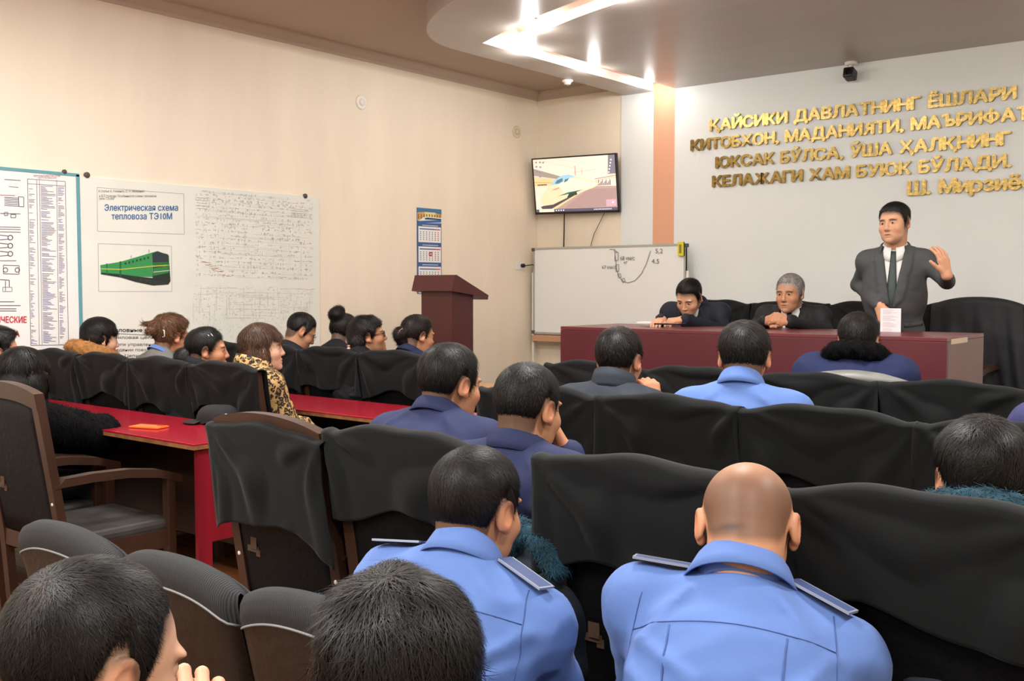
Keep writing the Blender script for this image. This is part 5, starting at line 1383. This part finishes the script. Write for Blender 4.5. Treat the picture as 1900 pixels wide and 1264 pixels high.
# ---- row C
h = n3(H(836, 716, 2.50))
C = person('person in navy suit leaning forward beside the red table', h, yaw=-8, pitch=-8, tyaw=12, lean=.26, skin='d', topmat=M_navy, puff=.012, sh=.175, hair=BLK, ts=.014, tt=.018, hnum=5000, hlen=.03, hwid=.0016, hlift=.003, hdown=.9, collar=dict(SUITC, mat=M_navy), seed=5, neck_off=(-.02, .0), tres=.011, res=.0036)
h = n3(H(980, 762, 2.30)); fist = n3(H(1040, 820, 2.44))
C = person('person in navy suit resting the chin on a fist', h, yaw=0, pitch=-8, tyaw=8, lean=.10, skin='d', topmat=M_navy, puff=.012, sh=.175, hair=BLK, ts=.009, tt=.013, hnum=7000, hlen=.014, hwid=.0013, hlift=.003, hdown=.4, collar=dict(SUITC, mat=M_navy), seed=6, tres=.011, res=.0034,
    arms={1: (n3(H(1100, 935, 2.50)), n3(H(1056, 846, 2.46)))}, armr=.92, hands={1: dict(fwd=(-.45, -.1, .8), nrm=(.6, .5, .5), curl=(1.2, 1.3, .7), thumb=(.4, .8), thumb_side=1, res=.0036, sc=1.05)})
h = n3(H(1822, 900, 2.30))
C = person('person with teal fur collar on a dark padded jacket', h, yaw=20, pitch=-10, tyaw=12, lean=.15, skin='d', topmat=M_dknavy, puff=.025, sh=.18, hair=BLK, ts=.013, tt=.022, wave=(.0015, 60), hnum=9000, hlen=.030, hwid=.0015, hlift=.004, hdown=.5, collar=dict(kind='fur', mat=M_tealf, rx=.105, ry=.105, r=.034, lift=.035, drop=.05, num=4000), seed=7, res=.0034)
# ---- row D
h = n3(H(1149, 672, 3.42)); wr = h + n3((.10, .12, -.19))
C = person('person in dark quilted vest with a hand raised near the chin', h, yaw=10, pitch=-3, tyaw=10, lean=.10, skin='d', topmat=M_slate, puff=.016, sh=.172, hair=BLK, ts=.010, tt=.017, hnum=3500, hlen=.02, hwid=.002, hdown=.6, collar=dict(kind='stand', fold=False, stand=.055, rx=.074, ry=.080, gap=.3, drop=.03, mat=M_slate, thick=.006), seed=8, arms={1: (wr + n3((.06, .02, -.24)), wr)}, hands={1: dict(fwd=(-.3, 0, 1), nrm=(.8, -.5, .2), curl=(.9, 1.1, .6), thumb_side=-1, res=.0045)})
for k, z in enumerate((-.10, -.17, -.24, -.31)): band(C, 'quilt_seam', z, .006, M_bsuit, .2)
h = n3(H(1381, 667, 3.42))
C = person('person in light blue shirt in the middle row facing the presidium', h, yaw=22, pitch=-2, tyaw=16, lean=.10, skin='d', topmat=M_blue, puff=.006, sh=.178, w=1.04, belly=1.08, hair=BLK, ts=.010, tt=.018, hnum=4500, hlen=.024, hwid=.002, hdown=.6, collar=SHC, seed=9, neck_r=.06)
B = C['Nb'] - C['O']; seam('yoke_seam', C['bvh'], [B + C['R'] @ n3((u * .2, -.5, -.105)) for u in np.linspace(-.8, .8, 20)], [C['fw']] * 20, C['root'], M_seamb)
h = n3((-.50, 3.45, 1.22))
C = person('person in purple navy jacket cut off by the frame edge', h, yaw=15, tyaw=8, lean=.12, topmat=mat('jacket_purple_navy', '#2a2c5c', rough=.8, bump=.3, bscale=8), puff=.02, sh=.2, hair=BLK, seed=10)
# ---- row E middle
h = n3(H(1592, 637, 4.64))
C = person('person in navy work jacket with a grey reflective stripe and black fur collar', h, yaw=18, pitch=-12, tyaw=12, lean=.14, skin='d', topmat=M_navyj, puff=.028, sh=.178, hair=BLK, ts=.010, tt=.018, hnum=3500, hlen=.025, hwid=.0022, hdown=.4, collar=dict(kind='fur', mat=M_blackf, rx=.11, ry=.11, r=.042, lift=.03, drop=.05, num=3500, L=.016), seed=11, sdrop=.07, neck_len=.07)
band(C, 'reflective_stripe', -.07, .045, mat('reflective_grey', '#807f7b', rough=.5, metal=.15), .3, .05)
# ---- left block, row D
h = n3(H(186, 631, 3.42))
C = person('person in a tan furry hood sitting below the wall boards', h, yaw=-12, pitch=-6, tyaw=0, lean=.12, fem=1, w=.96, skin='c', topmat=mat('coat_tan', '#8a6238', rough=.9, bump=.3), puff=.03, hair=BLK, prof=HL_F, ts=.016, tt=.022, hnum=3500, hlen=.04, hwid=.0025, hdown=1.0, extra=[el((0, -.03, .005), (.088, .092, .075)), el((0, .05, .055), (.07, .05, .04))], collar=dict(kind='fur', mat=M_tanf, rx=.115, ry=.125, r=.045, lift=.02, drop=.03, num=3500, L=.02, gap=.3), seed=12)
h = n3(H(318, 626, 3.58))
C = person('person in grey top wearing a pale claw clip', h, yaw=-2, pitch=-4, tyaw=0, lean=.18, fem=1, w=.96, skin='d', top='#6b6a68', hair='#5c3d28', prof=HL_F, ts=.014, tt=.026, wave=(.003, 70), hnum=4500, hlen=.04, hwid=.0026, hlift=.006, extra=[el((0, -.085, .055), (.055, .055, .055)), rc((.0, -.12, .07), (-.015, -.17, .075), .03, .012), rc((0, -.11, .04), (.02, -.165, .03), .028, .012), el((0, .045, .09), (.055, .05, .03))], collar=dict(kind='shirt', stand=.02, fall=.02, mat=M_blue, rx=.075, ry=.08), seed=13)
clip(C, [(.058, -.10, .045), (.075, -.095, .04), (.075, -.09, .005), (.06, -.095, .0)], .0035, mat('clip_white', '#ded8d0', rough=.3))
h = n3(H(384, 652, 3.36))
C = person('person in profile wearing silver hair clips and a dark top', h, yaw=-34, pitch=0, tyaw=-8, lean=.08, fem=1, w=.96, skin='d', top='#16161c', hair=BLK, prof=HL_F, ts=.008, tt=.012, hnum=3500, hlen=.04, hwid=.0025, extra=[el((0, -.125, -.035), (.055, .05, .06)), el((.01, -.12, -.085), (.05, .045, .055))], wave=(.0015, 60), seed=14, collar=dict(kind='stand', fold=False, stand=.05, rx=.07, ry=.076, gap=.2, drop=.02))
for k in (0, 1): clip(C, [(.055, -.005 + k * .02, .108), (.072, .012 + k * .02, .085)], .003, mat('clip_silver', '#d8d8d6', rough=.2, metal=.6))
h = n3(H(486, 648, 3.42))
C = person('person in a leopard print coat facing the speaker', h, yaw=-34, pitch=2, tyaw=-10, lean=.06, fem=1, w=.96, skin='c', topmat=M_leo, puff=.025, hair='#4c3529', prof=HL_F, ts=.014, tt=.018, wave=(.0015, 60), hnum=7000, hlen=.06, hwid=.0028, hlift=.004, hdown=2.5, hflow='down', extra=[el((0, -.055, -.06), (.082, .06, .14)), el((.062, -.015, -.05), (.028, .055, .11)), el((-.062, -.015, -.05), (.028, .055, .11)), el((.0, .06, .065), (.06, .045, .035)), el((0, -.06, -.17), (.085, .045, .09))], seed=15, sh=.19, collar=dict(kind='stand', fold=False, stand=.05, rx=.085, ry=.09, gap=.3, drop=.03, mat=M_leo, thick=.01))
# ---- left block, row E
h = n3(H(558, 616, 4.66))
C = person('person in dark blue jacket looking down through round glasses', h, yaw=-26, pitch=-30, tyaw=-5, lean=.16, skin='d', topmat=M_dknavy, puff=.03, hair='#1d1a19', ts=.008, tt=.012, hnum=3000, hlen=.02, hwid=.002, collar=dict(kind='shirt', stand=.05, fall=.05, rx=.09, ry=.1, mat=M_dknavy, thick=.006), seed=16, neck_len=.13)
glasses(C, mat('thin_metal', '#8a8884', rough=.3, metal=.8), .023, .0014)
h = n3(H(640, 616, 4.95))
C = person('person in black top half hidden behind the wearer of black glasses', h, yaw=-6, pitch=-4, tyaw=0, lean=.22, fem=1, w=.96, skin='c', top='#17191f', hair=BLK, prof=HL_F, ts=.009, tt=.012, hnum=2500, hlen=.04, hwid=.0025, extra=[el((0, -.075, .115), (.06, .058, .055)), el((.01, -.06, .15), (.035, .035, .03))], wave=(.002, 60), seed=17)
h = n3(H(683, 625, 4.54))
C = person('person in black wearing black glasses and a flowered hair clip', h, yaw=-36, pitch=9, tyaw=-8, lean=.06, fem=1, w=.98, skin='d', top='#141318', hair='#150f0e', prof=HL_F, ts=.013, tt=.018, wave=(.004, 80), hnum=4500, hlen=.03, hwid=.0025, hlift=.01, extra=[el((0, -.075, -.01), (.085, .06, .09)), el((0, -.09, -.09), (.08, .05, .07)), el((0, .055, .075), (.06, .04, .03))], seed=18, puff=.01)
glasses(C)
M_fl = [mat('flower_pink', '#b87c74'), mat('flower_cream', '#d8c0ae')]
T = lambda p: n3(C['RH'] @ n3(p) + C['hp'] - C['O'])
for k in range(7):
    q = T((.045 + .012 * (k % 2), -.135 - .004 * k, -.035 - .014 * k))
    MB().lathe([(.012, -.004), (.011, .004), (.003, .008)], c=tuple(q), n=8).build('flower', M_fl[k % 2], C['root'], True)
h = n3(H(775, 624, 4.64))
C = person('person in navy top with a bronze hair clip beside the lectern', h, yaw=-16, pitch=-8, tyaw=-4, lean=.12, fem=1, w=.96, skin='d', top='#1c2340', hair='#1d1512', prof=HL_F, ts=.008, tt=.012, hnum=3500, hlen=.04, hwid=.0025, extra=[el((0, -.125, .0), (.046, .038, .048)), el((0, -.10, -.045), (.04, .035, .03))], seed=19, collar=dict(kind='shirt', stand=.03, fall=.035))
clip(C, [(.03, -.13, .035), (.035, -.15, .02), (.03, -.155, .0)], .004, mat('clip_bronze', '#9a7a5c', rough=.4))
# ---- left block, row C
h = n3(H(-4, 656, 2.52))
C = person('person in dark top cut off by the left frame edge', h, yaw=-12, tyaw=0, lean=.1, skin='d', top='#1a1a1e', hair=BLK, ts=.012, tt=.028, wave=(.003, 80), hnum=3500, hlen=.03, hwid=.0022, hlift=.008, seed=20)
h = n3(H(44, 700, 2.30))
C = person('person in a black fur coat beyond the uncovered armchair', h, yaw=2, pitch=-8, tyaw=-4, lean=.08, fem=1, w=.98, skin='c', topmat=M_blackf, puff=.045, hair=BLK, prof=HL_F, ts=.016, tt=.02, hnum=7000, hlen=.07, hwid=.003, hlift=.004, hdown=2.5, extra=[el((0, -.03, -.05), (.098, .10, .13)), el((.078, .03, -.05), (.025, .05, .1)), el((-.078, .03, -.05), (.025, .05, .1)), el((0, .06, .06), (.065, .045, .035))], seed=21, arms={1: (n3(H(190, 805, 2.58)), n3(H(150, 850, 2.80))), -1: (None, None)}, trousers='#0c0c0e')
fur_over(C, M_blackf, 9000, .03, 21)
# ---- presidium
TT = tz + .022
h = n3(H(1279, 553, 6.36))
rw, lw_ = n3(H(1228, 606, 6.02)), n3(H(1270, 606, 6.08)); rw[2] = lw_[2] = TT + .022
C = person('person in dark jacket at the presidium looking down at papers', h, yaw=184, pitch=-30, roll=-4, tyaw=190, lean=.10, hipz=POD + .58, skin='e', topmat=M_dknavy, puff=.016, sh=.18, armr=.76, hair='#14110f', ts=.006, tt=.013, hnum=3000, hlen=.02, hwid=.002, hflow='forward', neck_len=.05, neck_off=(0, .07), sdrop=.06, suit=dict(btn=.42, w=.055, shirt='#e2e0dc'), collar=dict(kind='shirt', stand=.05, fall=.07, rx=.085, ry=.09, gap=.75, drop=.05, mat=M_dknavy, thick=.006, flare=.03), collar2=dict(kind='shirt', stand=.03, fall=.04, rx=.064, ry=.07, gap=.2, drop=.035, mat=M_fab('#e2e0dc', .7, .1), pt=.4),
    arms={1: (h + n3((-.25, .05, -.23)), rw), -1: (h + n3((.25, .05, -.23)), lw_)}, hands={1: dict(fwd=(.2, -1, -.1), nrm=(0, -.1, 1), res=.0045, thumb_side=-1), -1: dict(fwd=(-.6, -.8, -.1), nrm=(.2, -.2, 1), curl=(.7, .8, .5), res=.0045, thumb_side=1)}, seed=22, res=.0036)
h = n3(H(1466, 546, 6.42)); hc = n3(H(1436, 603, 6.05)); hc[2] = TT + .028
C = person('person in black suit and tie with hands clasped on the table', h, yaw=180, pitch=-5, tyaw=188, lean=.06, hipz=POD + .58, skin='b', topmat=M_bsuit, puff=.010, sh=.18, armr=.74, hair='#8e8a86', ts=.006, tt=.012, hnum=3000, hlen=.016, hwid=.002, w=1.02, jaw=1.12, neck_len=.085, neck_off=(0, .03), sdrop=.06, suit=dict(btn=.34, w=.062, shirt='#dcdcda', tie='#1b1e22'), collar=dict(SUITC, mat=M_bsuit, gap=.9), collar2=dict(kind='shirt', stand=.032, fall=.045, rx=.066, ry=.072, gap=.2, drop=.035, mat=M_fab('#dcdcda', .7, .1), pt=.5), brow='#4a4440',
    arms={1: (h + n3((-.27, .0, -.235)), hc + n3((-.075, .06, 0))), -1: (h + n3((.25, .0, -.235)), hc + n3((.085, .06, 0)))}, hands={1: dict(fwd=(.75, -.6, .25), nrm=(-.4, -.7, .5), curl=(.9, .9, .5), spread=.03, res=.004, thumb_side=1), -1: dict(fwd=(-.75, -.6, .25), nrm=(.4, -.7, .5), curl=(.9, .9, .5), spread=.03, res=.004, thumb_side=-1)}, seed=23, res=.0036)
h = n3(H(1660, 416, 6.38))
rE, rW = n3(H(1592, 528, 6.52)), n3(H(1630, 566, 6.26)); lE, lW = n3(H(1757, 522, 6.40)), n3(H(1757, 512, 6.12))
C = person('standing speaker in grey suit and tie with one hand raised', h, yaw=172, pitch=-3, roll=3, tyaw=192, lean=.02, hipz=POD + .92, stand=True, skin='e', topmat=M_gsuit, puff=.006, sh=.162, belly=1.2, armr=.82, hair='#1a1715', ts=.003, tt=.013, hnum=3500, hlen=.022, hwid=.002, hflow='side', w=1.04, jaw=1.2, neck_len=.132, sdrop=.088, mouth=.5, suit=dict(btn=.40, w=.066, shirt='#e6e7e6', tie='#3a4542'), collar=dict(SUITC, mat=M_gsuit, gap=.9), collar2=dict(kind='shirt', stand=.036, fall=.05, rx=.066, ry=.072, gap=.2, drop=.04, mat=M_fab('#e6e7e6', .7, .1), pt=.6), trousers='#2f3236',
    arms={1: (rE, rW), -1: (lE, lW)}, hands={1: dict(fwd=(.45, -.35, -.8), nrm=(-.35, -.85, .2), curl=(.45, .5, .35), spread=.08, res=.004, thumb_side=-1, sc=1.05), -1: dict(fwd=(-.18, -.12, 1), nrm=(.75, -.35, .1), curl=(.25, .35, .3), thumb=(.7, .3), spread=.09, res=.004, thumb_side=-1, sc=1.05)}, seed=24, res=.0034, tres=.011)
SPK = C
# jacket skirt pocket flap and buttons
B = C['Nb'] - C['O']
for q in (1, -1):
    P = []
    for u in np.linspace(0, 1, 8):
        for k in (0, 1):
            hh, nn = on_surface(C['bvh'], B + C['R'] @ n3((q * (.07 + .11 * u), .5, -.47 - .022 * k + .01 * u)), -C['fw'])
            if hh is None: hh = Vector(B + C['R'] @ n3((q * .1, .12, -.47))); nn = Vector((0, 0, 0))
            P.append(hh + nn * .004)
    mb = MB(); mb.grid(P, 8, 2); solidify(mb.build('pocket_flap', M_gsuit, C['root'], True, fix=False), .004)
for z in (-.405, -.50):
    hh, nn = on_surface(C['bvh'], B + C['R'] @ n3((.006, .5, z)), -C['fw'])
    if hh is not None: MB().lathe([(.010, 0), (.010, .004), (.002, .005)], M=Matrix.Translation(hh) @ Vector((0, 0, 1)).rotation_difference(nn).to_matrix().to_4x4(), n=10).build('button', M_black, C['root'])
# ================================================================== small things
# sheet the speaker holds
a = H(1636, 572, 6.16); b = H(1674, 572, 6.16); c = H(1636, 621, 6.16)
e = empty('paper_sheet', ((a.x + b.x) / 2, 6.14, c.z), 0, 'white printed sheet held upright by the standing speaker', 'paper')
hw, hh = (b.x - a.x) / 2, a.z - c.z
MB().box((-hw, 0, 0), (hw, .003, hh)).build('sheet', mat('paper_white', '#e9e2e6', rough=.7), e)
W = Print(lambda u, v: Vector((-hw + u * 2 * hw, -.0005, hh * v)), (0, -1, 0), .0004); W.ink('#a8a0ac', 0); R = random.Random(9)
for k in range(22):
    if k % 6 != 5: W.rect(.12, .95 - k * .04, .5 + R.random() * .4, .95 - k * .04 + .008)
W.build('printed_lines', e)
# papers and tablet in front of the reader
def flat(name, px, py, y, sx, sy, rz, hgt, m, lab, cat, under=None):
    p = H(px, py, y); o = MB().box((-sx, -sy, 0), (sx, sy, hgt), bev=min(.002, hgt * .3)).build(name, m); o.location = (p.x, p.y, TT + .001 + (under or 0)); o.rotation_euler = (0, 0, rz); tag(o, lab, cat); return o
flat('open_notebook', 1215, 606, 5.98, .10, .075, .15, .008, mat('paper_white', '#e9e2e6'), 'white papers on the presidium table by the reading person', 'papers')
flat('tablet', 1243, 606, 5.80, .085, .06, .1, .009, mat('tablet_black', '#101114', rough=.2), 'black tablet with pale edge on the presidium table', 'tablet')
# coat hanging over the chair behind the speaker
cx, cy = -1.84, 6.98
P = []; nx, nv = 40, 60; ph = [RNG.uniform(0, 6.28) for _ in range(6)]
for i in range(nx):
    u = i / (nx - 1) * 2 - 1
    for j in range(nv):
        s = j / (nv - 1); x = cx + u * (.27 + .05 * s) + .06 * s
        if s < .1: yy = .10 + .1 * (s / .1 - 1) * 0; z = POD + ZT + .012 - .25 * (1 - s / .1); y = cy + .125
        elif s < .16: q = (s - .1) / .06; y = cy + .13 - .10 * q; z = POD + ZT + .022 + .014 * math.sin(math.pi * q)
        else: q = (s - .16) / .84; z = POD + ZT + .02 - .86 * q; y = cy + .03 - .03 * q
        z += -.05 * abs(u) ** 2.4 * (1 if s > .05 else 0)
        if s > .16: y -= .018 * math.sin(u * 9 + ph[0] + q * 2) * min(1, q * 3) + .01 * math.sin(u * 19 + ph[1] - q * 4) * min(1, q * 3) + .03 * min(1, q * 4)
        P.append((x, y, z))
mb = MB(); mb.grid(P, nx, nv); o = mb.build('hanging_coat', mat('coat_black', '#14171c', rough=.75, bump=.3, bscale=9), None, True, fix=False); solidify(o, .008)
tag(o, 'black coat hung over the chair behind the standing speaker', 'coat')
# navy jacket with teal fur collar lying beside the chin-resting person
p = n3(H(978, 1012, 1.98))
pts = [p + n3((-.10, .05, -.05)), p + n3((-.02, .0, .035)), p + n3((.06, -.02, .02)), p + n3((.11, -.02, -.04))]
f0 = union([rc(pts[i], pts[i + 1], .026, .024) for i in range(3)], .02); f = lambda P: f0(P) + .004 * wav(P, 110, 4)
lo, hi = bbox_pts(pts, .055); V, F = nets(f, lo, hi, .008)
e = empty('folded_jacket', (p[0], p[1], .455), 0, 'dark jacket with teal fur collar heaped on a seat between shirts', 'jacket'); O_ = n3((p[0], p[1], .455))
sV, sF = strands(V, F, lambda P, N: np.tile(n3((.2, 0, -1.)), (len(P), 1)), 2500, .018, .002, .008, 3, jit=.7)
V, F = comb((V, F), (sV, sF)); link('fur_collar', np_mesh('fur_collar', V - O_, F), e, M_tealf)
q = p + n3((0, .06, -.10)); base = n3((q[0], q[1] + .02, .60))
g0 = union([el(q - n3((0, 0, .05)), (.14, .09, .13)), (el(base, (.17, .12, .15)), .08)], .06); g = lambda P: np.maximum(g0(P) + .008 * wav(P, 35, 8), .462 - P[:, 2])
V, F = nets(g, base - n3((.25, .2, .2)), q + n3((.25, .2, .15)), .014); link('padded_body', np_mesh('padded_body', V - O_, F), e, M_dknavy)
# teal hem showing beside the near padded chair
p = n3(H(603, 1112, 1.62)); f = union([rc(p + n3((-.05, .0, -.02)), p + n3((.05, .02, -.015)), .022, .02)], .01)
V, F = nets(lambda P: f(P) + .003 * wav(P, 110, 4), p - .1, p + .1, .008); V, F = comb((V, F), strands(V, F, lambda P, N: np.tile(n3((.2, 0, -1.)), (len(P), 1)), 900, .014, .002, .006, 3, jit=.7))
e2 = link('fur_scarf', np_mesh('fur_scarf', V, F), None, M_tealf); tag(e2, 'small piece of teal fur showing behind the near padded chairs', 'scarf')
